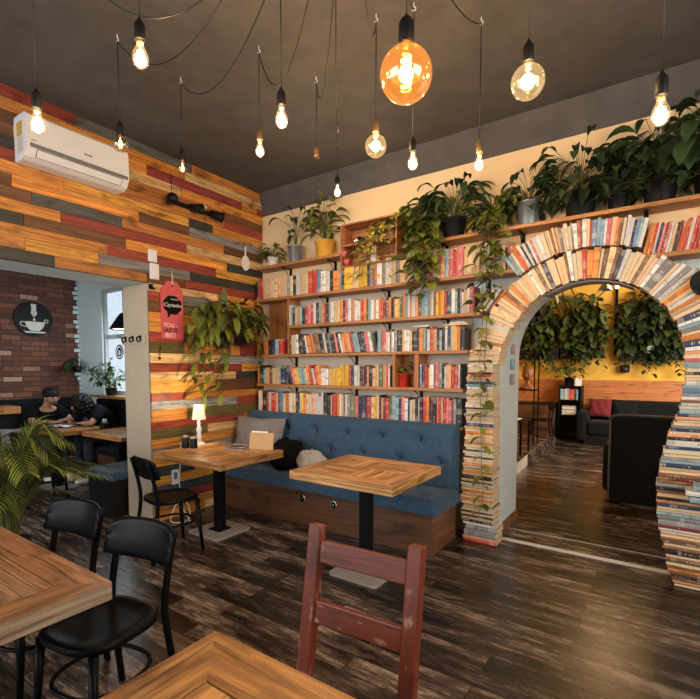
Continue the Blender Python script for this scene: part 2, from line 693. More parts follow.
M_darkvel = plain('black_velvet', (0.0045, 0.0055, 0.0065), 0.85, vary=0.4, sheen=0.04, spec=0.2)
M_leaf = plain('leaf_green', (0.10, 0.135, 0.028), 0.38, vary=0.4, scale=22, attr=True, spec=0.4)
M_leaf_dark = plain('leaf_dark_green', (0.028, 0.055, 0.02), 0.36, vary=0.4, scale=22, attr=True, spec=0.45)
M_stem = plain('plant_stem', (0.09, 0.10, 0.03), 0.6)
M_soil = plain('potting_soil', (0.02, 0.014, 0.01), 0.95, bump=0.5)
M_paper = plain('book_pages', (0.70, 0.58, 0.38), 0.8, vary=0.25, scale=60, stretch=(3, 0.2, 0.2))
M_skin = plain('skin', (0.42, 0.22, 0.14), 0.5, vary=0.05)
M_hair = plain('dark_hair', (0.005, 0.004, 0.0035), 0.6, spec=0.25, vary=0.4, bump=0.4, scale=60)
M_cloth_black = plain('black_cloth', (0.004, 0.004, 0.005), 0.9, vary=0.3, spec=0.15)
M_cable = plain('black_cable', (0.008, 0.008, 0.008), 0.55)
M_filament = emissive('warm_filament', (1.0, 0.62, 0.26), 40)
M_filament_white = emissive('white_hot_filament', (1.0, 0.86, 0.62), 45)
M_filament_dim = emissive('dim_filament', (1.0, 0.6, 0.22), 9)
M_glass = thin_glass('clear_bulb_glass', (0.98, 0.95, 0.9), 0.2)
M_glass_lit = thin_glass('lit_bulb_glass', (1.0, 0.95, 0.86), 0.15, 0.16, (1.0, 0.66, 0.30))
M_glass_amber = thin_glass('amber_globe_glass', (0.95, 0.52, 0.16), 0.25, 0.25, (1.0, 0.45, 0.10))
M_pane = thin_glass('window_pane_glass', (0.92, 0.97, 1.0), 0.1)

PAINT = {  # plank paints and stains
    'r': (0.37, 0.068, 0.042), 'p': (0.29, 0.052, 0.05), 'o': (0.70, 0.30, 0.06), 'b': (0.50, 0.21, 0.055), 'y': (0.80, 0.41, 0.075),
    'c': (0.82, 0.57, 0.27), 'd': (0.17, 0.075, 0.032), 'g': (0.27, 0.28, 0.29), 'k': (0.042, 0.05, 0.046), 'e': (0.16, 0.135, 0.04),
    's': (0.45, 0.48, 0.52), 'n': (0.05, 0.075, 0.10), 'a': (0.10, 0.105, 0.105), 't': (0.58, 0.20, 0.045)}
BOOKC = {  # letter: (cover, ink, word)
    'W': ((0.72, 0.70, 0.66), (0.08, 0.08, 0.1), 'white'), 'C': ((0.70, 0.52, 0.30), (0.25, 0.12, 0.05), 'cream'),
    'K': ((0.018, 0.018, 0.02), (0.6, 0.58, 0.5), 'black'), 'G': ((0.25, 0.25, 0.25), (0.7, 0.68, 0.6), 'grey'),
    'R': ((0.50, 0.05, 0.035), (0.75, 0.6, 0.45), 'red'), 'P': ((0.62, 0.16, 0.17), (0.8, 0.75, 0.7), 'pink'),
    'O': ((0.70, 0.25, 0.055), (0.15, 0.05, 0.02), 'orange'), 'Y': ((0.75, 0.46, 0.045), (0.3, 0.15, 0.02), 'yellow'),
    'B': ((0.14, 0.25, 0.42), (0.75, 0.75, 0.7), 'blue'), 'N': ((0.03, 0.05, 0.11), (0.7, 0.65, 0.5), 'navy'),
    'T': ((0.28, 0.43, 0.47), (0.08, 0.1, 0.12), 'pale teal'), 'E': ((0.14, 0.19, 0.08), (0.7, 0.65, 0.45), 'green'),
    'M': ((0.20, 0.03, 0.035), (0.7, 0.55, 0.35), 'maroon'), 'D': ((0.20, 0.10, 0.05), (0.65, 0.5, 0.3), 'brown'),
    'S': ((0.70, 0.36, 0.20), (0.35, 0.08, 0.04), 'peach')}
BOOKM = {k: book_mat('cover_' + v[2].replace(' ', '_'), v[0], v[1]) for k, v in BOOKC.items()}

# ------------------------------------------------------------------ room shell
CEIL = 3.575
LINT = 2.31
ARC_C, ARC_R = (3.55, 1.57), 0.62

m = MB()
m.add([(-3.6, -6.5, 0), (6.8, -6.5, 0), (6.8, 0, 0), (-3.6, 0, 0)], [(0, 1, 2, 3)])
m.add([(0, 0, 0), (6.8, 0, 0), (6.8, 7.1, 0), (0, 7.1, 0)], [(0, 1, 2, 3)])
struct('floor', m, M_floor)

m = MB()
m.add([(-3.6, -6.5, CEIL), (-3.6, -0.06, CEIL), (6.8, -0.06, CEIL), (6.8, -6.5, CEIL)], [(0, 1, 2, 3)])
# sloping fillet between ceiling and back wall
rows = []
for k in range(7):
    q = k / 6
    bulge = 0.012 * sin(pi * q)
    rows.append([(-0.45, -0.06 * (1 - q) + bulge, CEIL - 0.262 * q + bulge), (6.8, -0.06 * (1 - q) + bulge, CEIL - 0.262 * q + bulge)])
m.sheet(rows)
struct('ceiling', m, M_plaster_grey)
m = MB().box(0, 6.8, 0.65, 7.1, 3.4, 3.5)
struct('ceiling_reading_room', m, M_plaster_cream)


def arch_wall():
    """back wall 0.65 m thick with the arched passage cut through"""
    m = MB()
    Y0, Y1 = 0.0, 0.65
    xl, xr, zs = 2.85, 4.22, 1.60

    def front(x0, x1, z0, z1, mat):
        m.add([(x0, Y0, z0), (x1, Y0, z0), (x1, Y0, z1), (x0, Y0, z1)], [(0, 1, 2, 3)], mat)
        m.add([(x0, Y1, z0), (x1, Y1, z0), (x1, Y1, z1), (x0, Y1, z1)], [(3, 2, 1, 0)], 0)
    front(-0.45, 2.62, 0, 2.32, 3)
    front(2.62, xl, 0, 2.32, 2)
    front(xr, 6.8, 0, 2.32, 2)
    front(-0.45, 6.8, 2.32, 3.315, 0)
    front(-0.45, 6.8, 3.315, CEIL, 1)
    a = (xr - xl) / 2
    cx = (xl + xr) / 2
    n = 24
    arc = [(cx - a * cos(pi * k / n), zs + 0.70 * sin(pi * k / n)) for k in range(n + 1)]
    for (x0, z0), (x1, z1) in zip(arc, arc[1:]):
        m.add([(x0, Y0, z0), (x1, Y0, z1), (x1, Y0, 2.32), (x0, Y0, 2.32)], [(0, 1, 2, 3)], 2)
        m.add([(x0, Y1, z0), (x1, Y1, z1), (x1, Y1, 2.32), (x0, Y1, 2.32)], [(3, 2, 1, 0)], 0)
        m.add([(x0, Y0, z0), (x0, Y1, z0), (x1, Y1, z1), (x1, Y0, z1)], [(0, 1, 2, 3)], 2)
    for x in (xl, xr):
        m.add([(x, Y0, 0), (x, Y1, 0), (x, Y1, zs), (x, Y0, zs)], [(0, 1, 2, 3)], 2)
    return struct('wall_back', m, [M_plaster_cream, M_plaster_grey, M_plaster_pale, M_plaster_shelf])


arch_wall()
m = MB().box(2.852, 2.866, 0.02, 0.65, 0, 0.09)
struct('baseboard_arch', m, M_bench_y)
m = MB().box(2.87, 4.2, -0.025, 0.03, 0, 0.006)
struct('trim_1', m, plain('pale_threshold', (0.62, 0.61, 0.58), 0.4, vary=0.15, scale=30))
m = MB().box(2.87, 4.2, 0.30, 0.312, 0, 0.005)
struct('trim_2', m, M_steel)

# left wall: a solid pier, a head over the wide opening, boards nailed on
m = MB()
m.box(-0.45, -0.022, -1.5, -0.001, 0, CEIL, 0)
m.box(-0.45, -0.022, -6.4, -1.5, LINT, CEIL, 0)
m.add([(-0.449, -1.503, 0), (-0.022, -1.503, 0), (-0.022, -1.503, LINT), (-0.449, -1.503, LINT)], [(0, 1, 2, 3)], 1)
m.add([(-0.449, -6.4, LINT - 0.003), (-0.022, -6.4, LINT - 0.003), (-0.022, -1.5, LINT - 0.003), (-0.449, -1.5, LINT - 0.003)], [(3, 2, 1, 0)], 2)
# board rows: z edges from the top, then (colour, end sight line) runs
ZE = [CEIL - 0.0904 * i for i in range(14)] + [2.31, 2.238, 2.147, 2.042, 1.937, 1.851, 1.761, 1.651, 1.555, 1.469, 1.384, 1.26, 1.183, 1.097, 0.983, 0.906, 0.811, 0.725, 0.632, 0.54, 0.44, 0.35, 0.26, 0.17, 0.085, 0.0]
ROWS = ['r76 a192 o262', 'b60 o185 c262', 'o147 p242 o257 r262', 'd13 y100 c181 o262', 'k14 o100 b222 d262', 'r14 t120 b224 r262', 'o64 y189 k213 o262',
        'o139 d189 g262', 'd32 a122 b224 d262', 'o61 r187 c262', 'k24 d126 o227 k262', 'o108 r216 y262', 'b25 y99 g190 k262', 'k55 b147 d185 r262',
        'c218 o262', 'r160 d184 g212 o262', 'd184 e205 d262', 'o200 c262', 'y204 o262', 'r184 d225 p262', 'e185 o240 r262', 'c220 s262', 'r242 y262', 'c236 k262',
        'y216 d262', 'r186 o262', 's237 r262', 'o187 e262', 'r244 o262', 'e208 c262', 'o240 r262', 'g262', 'y180 b262', 'n195 o262', 'y262', 'n230 b262', 'p240 o262', 'b262', 'o205 c262', 'r180 d262']


def left_y(px, z=1.6):
    """y on the plank wall, at height z, that lines up with a column measured in the photograph"""
    a, b = -3.4, 0.0
    for _ in range(40):
        y = (a + b) / 2
        d = Vector((0, y, z)) - CAM
        fw = Vector((-sin(YAW) * cos(PITCH), cos(YAW) * cos(PITCH), -sin(PITCH)))
        u = 350 + F_PX * (d.x * cos(YAW) + d.y * sin(YAW)) / d.dot(fw)
        if u < px:
            a = y
        else:
            b = y
    return (a + b) / 2


for i, row in enumerate(ROWS[:len(ZE) - 1]):
    z1, z0 = ZE[i], ZE[i + 1]
    ystart = -6.4 if i < 14 else -1.5
    y = ystart
    for part in row.split():
        y2 = min(-0.002, left_y(float(part[1:]), (z0 + z1) / 2))
        if part[1:] == '262':
            y2 = -0.002
        if i < 14 and y == ystart:
            n = 3
            cuts = [ystart + (y2 - 1.0 - ystart) * k / n for k in range(n + 1)]
            for a, b2 in zip(cuts, cuts[1:]):
                c = PAINT[random.choice('roybdgck')]
                m.box(-0.022, random.uniform(-0.004, 0.0), a + 0.0015, b2 - 0.0015, z0 + 0.0012, z1 - 0.0012, 3, c)
            y = cuts[-1]
        v = random.uniform(0.85, 1.25)
        c = tuple(min(1, q * v) for q in PAINT[part[0]])
        m.box(-0.022, random.uniform(-0.005, 0.001), y + 0.0015, y2 - 0.0015, z0 + 0.0012, z1 - 0.0012, 3, c)
        y = y2
struct('wall_left', m, [M_plaster_grey, M_plaster_beige, M_plaster_pale, M_plank])

# snug beyond the opening: brick wall, window wall
m = MB()
m.box(-3.7, -3.5, -6.4, -0.5, 0, CEIL, 0)
random.seed(3)
z = 1.1
while z < 3.0:   # broken brick ends against the plaster
    d = random.uniform(0.0, 0.07)
    m.box(-3.5, -3.494, -0.53, -0.505, z, z + 0.06, 1)
    m.box(-3.5, -3.492, -0.55 - d * 0.6, -0.53, z + 0.001, z + 0.05, random.choice((1, 1, 0)))
    z += 0.073
struct('wall_snug_brick', m, [M_brick, M_plaster_pale])
WX0, WX1, WZ0, WZ1 = -2.82, -1.5, 1.12, 2.66
m = MB()
m.box(-3.7, WX0, -0.5, -0.42, 0, CEIL)
m.box(WX1, -0.45, -0.5, -0.42, 0, CEIL)
m.box(WX0, WX1, -0.5, -0.42, 0, WZ0)
m.box(WX0, WX1, -0.5, -0.42, WZ1, CEIL)
struct('wall_snug_window', m, M_plaster_pale)
m = MB()
for x in (WX0, -2.2, WX1 - 0.06):
    m.box(x, x + 0.06, -0.485, -0.44, WZ0, WZ1)
for z in (WZ0, 1.93, WZ1 - 0.06):
    m.box(WX0 + 0.06, WX1 - 0.06, -0.485, -0.44, z, z + 0.06)
wn = struct('window_1', m, plain('grey_window_paint', (0.42, 0.46, 0.46), 0.5))
MB().box(WX0 + 0.06, WX1 - 0.06, -0.462, -0.458, WZ0 + 0.06, WZ1 - 0.06).build('pane', M_pane, wn)
MB().box(WX0 - 0.05, -0.9, -0.68, -0.5, WZ0 - 0.035, WZ0).build('sill', M_shelf, wn)
dm = MB()
dm.prism([(0.105 * cos(2 * pi * k / 28), 0.105 * sin(2 * pi * k / 28)) for k in range(28)], 0, 0.002, 0)
dm.prism([(0.088 * cos(2 * pi * k / 28), 0.088 * sin(2 * pi * k / 28)) for k in range(28)], 0.002, 0.003, 1)
dm.prism([(-.05, -.06), (.045, -.06), (.06, 0.0), (.035, .05), (0.0, .068), (-.03, .05), (-.055, 0.01)], 0.003, 0.004, 0)
dm.prism([(-.025, -.045), (.02, -.045), (.028, 0.0), (0.0, .03), (-.02, .01)], 0.004, 0.005, 1)
dm.build('decal', [M_blackmetal, M_white], wn, loc=(-2.42, -0.465, 1.74), rot=(pi / 2, 0, 0))

# street side and right side of the room, both with windows
m = MB()
for x0, x1, z0, z1 in ((-3.7, -2.6, 0, CEIL), (-2.6, -0.9, 0, 0.9), (-2.6, -0.9, 2.8, CEIL), (-0.9, 0.1, 0, CEIL), (0.1, 3.1, 0, 0.8), (0.1, 3.1, 2.95, CEIL), (3.1, 6.8, 0, CEIL)):
    m.box(x0, x1, -6.6, -6.5, z0, z1)
struct('wall_front', m, M_plaster_cream)
m = MB()
for y0, y1, z0, z1 in ((-6.5, -4.6, 0, CEIL), (-4.6, -1.9, 0, 0.8), (-4.6, -1.9, 2.95, CEIL), (-1.9, 0.65, 0, CEIL)):
    m.box(6.8, 6.9, y0, y1, z0, z1)
struct('wall_right', m, M_plaster_cream)
m = MB().box(-3.7, 6.9, -6.6, 0.2, CEIL + 0.02, CEIL + 0.1)
struct('ceiling_slab', m, M_plaster_grey)

# reading room beyond the arch
m = MB()
m.box(0, 6.8, 7.0, 7.1, 1.25, 3.4, 0)
m.box(0, 6.8, 7.0, 7.1, 0, 1.25, 2)
for k in range(9):
    v = random.uniform(0.8, 1.2)
    m.box(0, 6.8, 6.972, 7.0, 0.14 * k + 0.002, 0.14 * (k + 1) - 0.002, 1)
struct('wall_reading_back', m, [M_yellow_wall, M_wains, M_bench])
struct('wall_reading_left', MB().box(0.4, 0.5, 0.65, 7.0, 0, 3.4), M_yellow_wall)
m = MB()
m.box(6.7, 6.8, 0.65, 2.4, 0, 3.4)
m.box(6.7, 6.8, 4.8, 7.0, 0, 3.4)
m.box(6.7, 6.8, 2.4, 4.8, 0, 0.9)
m.box(6.7, 6.8, 2.4, 4.8, 2.9, 3.4)
struct('wall_reading_right', m, M_yellow_wall)
m = MB()
m.box(0.5, 2.32, 1.5, 5.6, 0.0, 0.165, 0)
m.add([(0.5, 1.5, 0.168), (2.42, 1.5, 0.168), (2.2, 5.6, 0.168), (0.5, 5.6, 0.168)], [(0, 1, 2, 3)], 0)
m.add([(2.42, 1.5, 0), (2.2, 5.6, 0), (2.2, 5.6, 0.168), (2.42, 1.5, 0.168)], [(0, 1, 2, 3)], 1)
struct('floor_platform', m, [M_floor, plain('worn_white_riser', (0.42, 0.38, 0.33), 0.7, vary=0.5, scale=25)])

# ------------------------------------------------------------------ tables


def top_mesh(sx, sy, th, z, base=(0.52, 0.27, 0.10), seed=1, border=0.125):
    """mitred frame of boards around a parquet field; grain follows each board"""
    rnd = random.Random(seed)

    def c():
        v = rnd.uniform(0.55, 1.2)
        w = rnd.uniform(0.9, 1.1)
        return tuple(min(1, q * v * k) for q, k in zip(base, (1, w, w * w)))
    m = MB()
    X, Y, b, g = sx / 2, sy / 2, border, 0.0012
    z0, z1 = z - th, z
    x, y = X - b, Y - b
    m.prism([(-X, -Y), (X, -Y), (x, -y), (-x, -y)], z0, z1, 0, c())
    m.prism([(X, Y), (-X, Y), (-x, y), (x, y)], z0, z1, 0, c())
    m.prism([(X, -Y), (X, Y), (x, y), (x, -y)], z0, z1, 1, c())
    m.prism([(-X, Y), (-X, -Y), (-x, -y), (-x, y)], z0, z1, 1, c())
    # parquet field: blocks of boards whose grain alternates
    nx = 2
    W, H = 2 * (x - g), 2 * (y - g)
    for i in range(nx):
        for j in range(2):
            bx0 = -x + g + W * i / nx
            by0 = -y + g + H * j / 2
            bw, bh = W / nx, H / 2
            k = 6
            for q in range(k):
                if (i + j) % 2 == 0:
                    m.box(bx0, bx0 + bw - g, by0 + bh * q / k, by0 + bh * (q + 1) / k - g, z0 + 0.005, z1 - rnd.uniform(0.0, 0.0015), 0, c())
                else:
                    m.box(bx0 + bw * q / k, bx0 + bw * (q + 1) / k - g, by0, by0 + bh - g, z0 + 0.005, z1 - rnd.uniform(0.0, 0.0015), 1, c())
    return m


def pedestal_table(label, loc, sx, sy, H=0.76, th=0.062, foot=(0, 0), seed=1, base=(0.52, 0.27, 0.10), group=None, border=0.125, edge=False):
    t = thing('cafe_table', label, 'table', loc, 0, group)
    top_mesh(sx, sy, th, H, base, seed, border).build('tabletop', [M_table_x, M_table_y], t, bevel=0.003, seg=1)
    if edge:
        o = MB().box(sx / 2 + 0.0005, sx / 2 + 0.004, -sy / 2 + 0.002, sy / 2 - 0.002, H - th + 0.001, H - 0.002).build('edge_strip', M_paleedge, t)
        o['label'] = 'pale chipped end-grain edge'
    fx, fy = foot
    MB().box(fx - 0.04, fx + 0.04, fy - 0.04, fy + 0.04, 0.02, H - th - 0.012).box(fx - 0.075, fx + 0.075, fy - 0.075, fy + 0.075, 0.016, 0.026).build('column', M_blackmetal, t, bevel=0.006)
    m = MB()
    r, a = 0.03, 0.205
    poly = []
    for cx, cy, s in ((a - r, a - r, 0), (-a + r, a - r, 1), (-a + r, -a + r, 2), (a - r, -a + r, 3)):
        for k in range(5):
            q = pi / 2 * (s + k / 4)
            poly.append((fx + cx + r * cos(q), fy + cy + r * sin(q)))
    m.prism(poly, 0, 0.016)
    m.build('base_plate', M_steel, t, bevel=0.003)
    MB().box(fx - 0.2, fx + 0.2, fy - 0.2, fy + 0.2, H - th - 0.012, H - th - 0.001).build('mounting_plate', M_blackmetal, t)
    return t


pedestal_table('square reclaimed-wood cafe table with small white lamp, against the plank wall', (0.765, -1.335, 0), 0.89, 0.72, foot=(-0.08, 0.06), seed=4, base=(0.86, 0.48, 0.185))
pedestal_table('empty reclaimed-wood cafe table in front of the blue bench', (2.235, -1.18, 0), 0.86, 0.755, foot=(0.03, -0.05), seed=11, base=(0.86, 0.48, 0.185))
pedestal_table('large reclaimed-wood table with chipped pale edge, two black chairs pushed up to it', (1.66, -3.62, 0), 1.64, 0.80, seed=23, base=(0.34, 0.18, 0.085), edge=True)
pedestal_table('reclaimed-wood table with mitred border, next to the red chair', (3.71, -3.62, 0), 1.38, 0.82, seed=31, base=(0.62, 0.30, 0.095), border=0.15)

# ------------------------------------------------------------------ chairs


def superellipse(a, b, n=28, e=3.0):
    out = []
    for k in range(n):
        t = 2 * pi * k / n
        c, s = cos(t), sin(t)
        out.append((a * math.copysign(abs(c) ** (2 / e), c), b * math.copysign(abs(s) ** (2 / e), s)))
    return out


def bent_chair(label, loc, rz, group):
    """black bentwood chair: sitter faces -y"""
    t = thing('bentwood_chair', label, 'chair', loc, rz, group)
    m = MB()
    prof = [(0.0, 0.452), (0.55, 0.452), (0.80, 0.457), (0.86, 0.464), (0.97, 0.464), (1.0, 0.455), (0.985, 0.435), (0.90, 0.430), (0.0, 0.430)]
    rings = [[(x, y, z) for x, y in superellipse(0.20 * max(s, 0.001), 0.195 * max(s, 0.001), 32, 2.9)] for s, z in prof]
    vs = [p for r in rings for p in r]
    fs = []
    for i in range(len(rings) - 1):
        for k in range(32):
            k2 = (k + 1) % 32
            fs.append((i * 32 + k, i * 32 + k2, (i + 1) * 32 + k2, (i + 1) * 32 + k))
    m.add(vs, [f[::-1] for f in fs], 0, (1, 1, 1), True)
    m.build('seat', M_black, t)
    for s in (-1, 1):
        pts = [(s * 0.185, 0.235, 0.0), (s * 0.176, 0.205, 0.22), (s * 0.166, 0.180, 0.43), (s * 0.165, 0.192, 0.56), (s * 0.164, 0.219, 0.69), (s * 0.164, 0.247, 0.785)]
        MB().tube(smooth_path(pts, 4), 0.0155, 10).build('rear_leg', M_black, t)
        MB().tube([(s * 0.155, -0.15, 0.432), (s * 0.165, -0.165, 0.2), (s * 0.176, -0.182, 0.0)], [0.019, 0.0165, 0.0125], 10).build('front_leg', M_black, t)
    # bent back panel
    gr = []
    for i in range(9):
        v = i / 8
        z = 0.640 + 0.172 * v
        row = []
        for j in range(15):
            u = j / 14 * 2 - 1
            edge = 1 - 0.05 * max(0, v - 0.6) / 0.4 - 0.03 * max(0, 0.3 - v) / 0.3
            zz = z - (0.03 * abs(u) ** 4 if v > 0.5 else -0.012 * abs(u) ** 4) * (1 if v > 0.5 else 1)
            row.append((u * 0.208 * edge, 0.166 + 0.28 * (zz - 0.632) + 0.045 * (1 - u * u), zz))
        gr.append(row)
    MB().sheet(gr).build('back_panel', M_black, t, solid=0.014)
    pts = [(x, y, 0.245) for x, y in superellipse(0.165, 0.168, 30, 2.6)]
    MB().tube(pts, 0.0095, 8, closed=True).build('stretcher_ring', M_black, t)
    return t


def smooth_path(pts, n=6):
    """Catmull-Rom through the points"""
    P = [Vector(p) for p in pts]
    P = [P[0] * 2 - P[1]] + P + [P[-1] * 2 - P[-2]]
    out = []
    for i in range(1, len(P) - 2):
        a, b, c, d = P[i - 1], P[i], P[i + 1], P[i + 2]
        for k in range(n):
            s = k / n
            out.append(0.5 * ((2 * b) + (c - a) * s + (2 * a - 5 * b + 4 * c - d) * s * s + (3 * b - a - 3 * c + d) * s ** 3))
    out.append(P[-2])
    return out


GCH = 'black bentwood chairs at the cafe tables'
ch = bent_chair('black bentwood chair with dished seat, at the chipped end of the large table', (2.155, -3.10, 0), rad(10), GCH)
dup(ch, 'black bentwood chair further along the large table, its seat hidden by the tabletop', (1.575, -3.12, 0), rad(9), GCH)
dup(ch, 'black bentwood chair at the lamp table by the plank wall', (0.72, -1.80, 0), rad(170), GCH)


def red_chair(loc, rz):
    t = thing('ladder_back_chair', 'worn red-painted wooden chair with two back rails', 'chair', loc, rz)
    sl = rad(-9)
    for s in (-1, 1):
        m = MB()
        m.box(s * 0.187 - 0.026, s * 0.187 + 0.026, 0.165, 0.205, 0, 0.44)
        Mx = T(0, 0.185, 0.44) @ Matrix.Rotation(sl, 4, 'X')
        m.box(s * 0.187 - 0.026, s * 0.187 + 0.026, -0.02, 0.02, -0.01, 0.527, M=Mx)
        m.build('back_post', M_redwood, t, bevel=0.006)
        MB().box(s * 0.187 - 0.022, s * 0.187 + 0.022, -0.21, -0.166, 0, 0.44).build('front_leg', M_redwood, t, bevel=0.004)
        MB().box(s * 0.187 - 0.012, s * 0.187 + 0.012, -0.166, 0.165, 0.18, 0.22).build('side_stretcher', M_redwood_x, t, bevel=0.003)
    Mx = T(0, 0.185, 0.44) @ Matrix.Rotation(sl, 4, 'X')
    for a, b in ((0.403, 0.477), (0.203, 0.277)):
        MB().box(-0.162, 0.162, -0.012, 0.012, a, b, M=Mx).build('back_rail', M_redwood_x, t, bevel=0.004)
    MB().box(-0.215, 0.215, -0.22, 0.164, 0.44, 0.465).build('seat', M_redwood_x, t, bevel=0.006)
    MB().box(-0.162, 0.162, -0.2, -0.175, 0.385, 0.435).build('apron', M_redwood_x, t)
    return t


red_chair((3.265, -3.06, 0), rad(3))

# ------------------------------------------------------------------ blue bench
bn = thing('upholstered_bench', 'long blue velvet tufted bench on a dark wooden box base', 'bench', (0, 0, 0))
m = MB()
m.box(0.03, 2.555, -0.715, -0.70, 0.0, 0.355, 0)
m.box(2.54, 2.555, -0.70, -0.21, 0.0, 0.355, 1)
m.box(0.03, 2.54, -0.70, -0.21, 0.335, 0.355, 0)
for k in range(1, 3):
    m.box(0.03, 2.556, -0.7165, -0.715, 0.12 * k - 0.001, 0.12 * k + 0.001, 0)
m.build('base', [M_bench, M_bench_y], bn)
BUT = [(0.25 + 0.40 * k, 0.86) for k in range(6)] + [(0.45 + 0.40 * k, 0.68) for k in range(6)]
SBUT = [(0.45 + 0.40 * k, -0.62) for k in range(6)] + [(0.25 + 0.4 * k, -0.40) for k in range(6)]


def dimple(x, y, pts, r=0.09):
    return max([math.exp(-((x - a) ** 2 + (y - b) ** 2) / (r * r) * 2.2) for a, b in pts])


m = MB()
gr = []
nx, nz = 150, 40
for j in range(nz + 1):
    v = j / nz
    z = 0.44 + 0.575 * v
    row = []
    for i in range(nx + 1):
        u = i / nx
        x = 0.03 + 2.555 * u
        ed = min(1, min(u, 1 - u) * 2.555 / 0.03) ** 0.5 * min(1, min(v, 1 - v) * 0.575 / 0.035) ** 0.5
        y = -0.235 - (0.135 - 0.05 * v) * ed + 0.05 * dimple(x, z, BUT, 0.065)
        row.append((x, y, z))
    gr.append(row)
m.sheet(gr)
m.box(0.03, 2.583, -0.236, -0.208, 0.36, 1.012)
m.build('backrest', M_blue, bn)
m = MB()
gr = []
nx, ny = 150, 40
for j in range(ny + 1):
    v = j / ny
    y = -0.80 + 0.54 * v
    row = []
    for i in range(nx + 1):
        u = i / nx
        x = 0.03 + 2.60 * u
        ed = min(1, min(u, 1 - u) * 2.60 / 0.04) ** 0.5 * min(1, min(v, 1 - v) * 0.54 / 0.045) ** 0.5
        row.append((x, y, 0.36 + 0.108 * ed - 0.035 * dimple(x, y, SBUT, 0.06)))
    gr.append(row)
m.sheet(gr)
m.box(0.035, 2.62, -0.795, -0.27, 0.356, 0.364)
m.build('seat_cushion', M_blue, bn)
for x, z in BUT:
    v = (z - 0.44) / 0.575
    MB().ball((0, 0, 0), 0.014, 0.006, 0.014, 10, 6).build('button', M_buttonblue, bn, loc=(x, -0.235 - 0.135 + 0.05 * v + 0.044, z))
for x, y in SBUT[:6]:
    MB().ball((0, 0, 0), 0.014, 0.014, 0.006, 10, 6).build('button', M_buttonblue, bn, loc=(x, y, 0.437))
for k, px in enumerate((1.21, 1.585)):
    t = thing('round_socket', ['round black and chrome socket on the bench front, left of the pair', 'round black and chrome socket on the bench front, nearer the empty table leg'][k], 'socket', (px, -0.7165, 0.255), 0, 'sockets on the bench base')
    MB().lathe([(0.036, 0), (0.04, 0.004), (0.036, 0.008), (0.03, 0.006)], 20).build('chrome_rim', M_chrome, t, rot=(pi / 2, 0, 0))
    MB().lathe([(0.03, 0.001), (0.03, 0.006), (0.012, 0.006), (0.01, 0.003)], 16).build('insert', M_rubber, t, rot=(pi / 2, 0, 0))

# ------------------------------------------------------------------ wall shelves
S_TOP = {'plant': 2.672, 'a': 2.302, 'b': 1.978, 'c': 1.662, 'd': 1.325, 'e': 0.99}


def shelf(label, x0, x1, top, brackets, th=0.03, depth=0.20):
    t = thing('wall_shelf', label, 'shelf', (x0, -0.001, top), 0, 'pine shelves on the book wall')
    MB().box(0, x1 - x0, -depth, 0, -th, 0).build('board', M_shelf, t, bevel=0.003, seg=1)
    for px in brackets:
        x = wall_x(px, -0.02) - x0
        m = MB().box(x - 0.014, x + 0.014, -0.012, -0.002, -th - 0.11, -th).box(x - 0.012, x + 0.012, -0.15, -0.002, -th - 0.006, -th)
        m.tube(smooth_path([(x - 0.004, -0.14, -th - 0.008), (x - 0.004, -0.09, -th - 0.03), (x - 0.004, -0.05, -th - 0.075), (x - 0.004, -0.01, -th - 0.1)], 4), 0.004, 6)
        m.build('bracket', M_blackmetal, t)
    return t


shelf('short pine shelf in the corner carrying three potted plants', 0.06, 1.285, S_TOP['plant'], (291, 335))
shelf('long pine shelf full of trailing plants, running over the book arch', 1.975, 4.7, 2.645, (445, 520, 580, 640))
shelf('pine shelf under the corner plants, holding the uppermost straight row of books', 0.06, 3.03, S_TOP['a'], (327, 388, 487))
shelf('pine shelf starting right of the corner niche, second below the plants', 0.575, 2.74, S_TOP['b'], (327, 389, 447))
shelf('pine shelf forming the floor of the corner niche, books leaning on it', 0.075, 2.64, S_TOP['c'], (296, 356, 421))
shelf('lowest free pine shelf, holding the block of yellow books', 0.075, 2.60, S_TOP['d'], (296, 356, 421))
shelf('bottom pine shelf just behind the top of the blue bench', 0.08, 2.60, S_TOP['e'], ())
shelf('pine shelf with red and pink books at the right of the arch', 3.93, 4.7, 2.292, (660,))

# corner niche: boards around the space between two shelves
nk = thing('corner_niche', 'orange boarded niche in the corner between two book shelves', 'cabinet', (0.09, -0.003, S_TOP['c']))
zt = S_TOP['a'] - 0.031 - S_TOP['c']
MB().box(0.0, 0.022, -0.195, -0.17, 0.001, zt).build('post', M_shelf_z, nk)
MB().box(0.475, 0.497, -0.195, 0, 0.001, zt).build('side_board', M_shelf_z, nk)
m = MB()
for k in range(5):
    m.box(0.025 + 0.09 * k, 0.112 + 0.09 * k, -0.012, 0, 0.001, zt)
m.build('back_boards', M_shelf_z, nk)
nk = thing('shelf_cubby', 'small open wooden cubby holding a red pot, on the yellow-book shelf', 'cabinet', (wall_x(392), -0.003, S_TOP['d']))
w = wall_x(418) - wall_x(392)
zt = S_TOP['c'] - 0.031 - S_TOP['d']
MB().box(0, 0.028, -0.19, 0, 0.001, zt).build('side_board', M_shelf_z, nk)
MB().box(w - 0.045, w, -0.19, 0, 0.001, zt).build('side_board', M_shelf_z, nk)
MB().box(0.028, w - 0.045, -0.012, 0, 0.001, zt).build('back_board', M_shelf_z, nk)

# ------------------------------------------------------------------ books
ONES = 'zeroth first second third fourth fifth sixth seventh eighth ninth tenth eleventh twelfth thirteenth fourteenth fifteenth sixteenth seventeenth eighteenth nineteenth'.split()
TENS = 'x x twenty thirty forty fifty sixty seventy eighty ninety'.split()


def ordinal(n):
    if n < 20:
        return ONES[n]
    t, o = divmod(n, 10)
    if o:
        return TENS[t] + '-' + ONES[o]
    return TENS[t][:-1] + 'ieth'


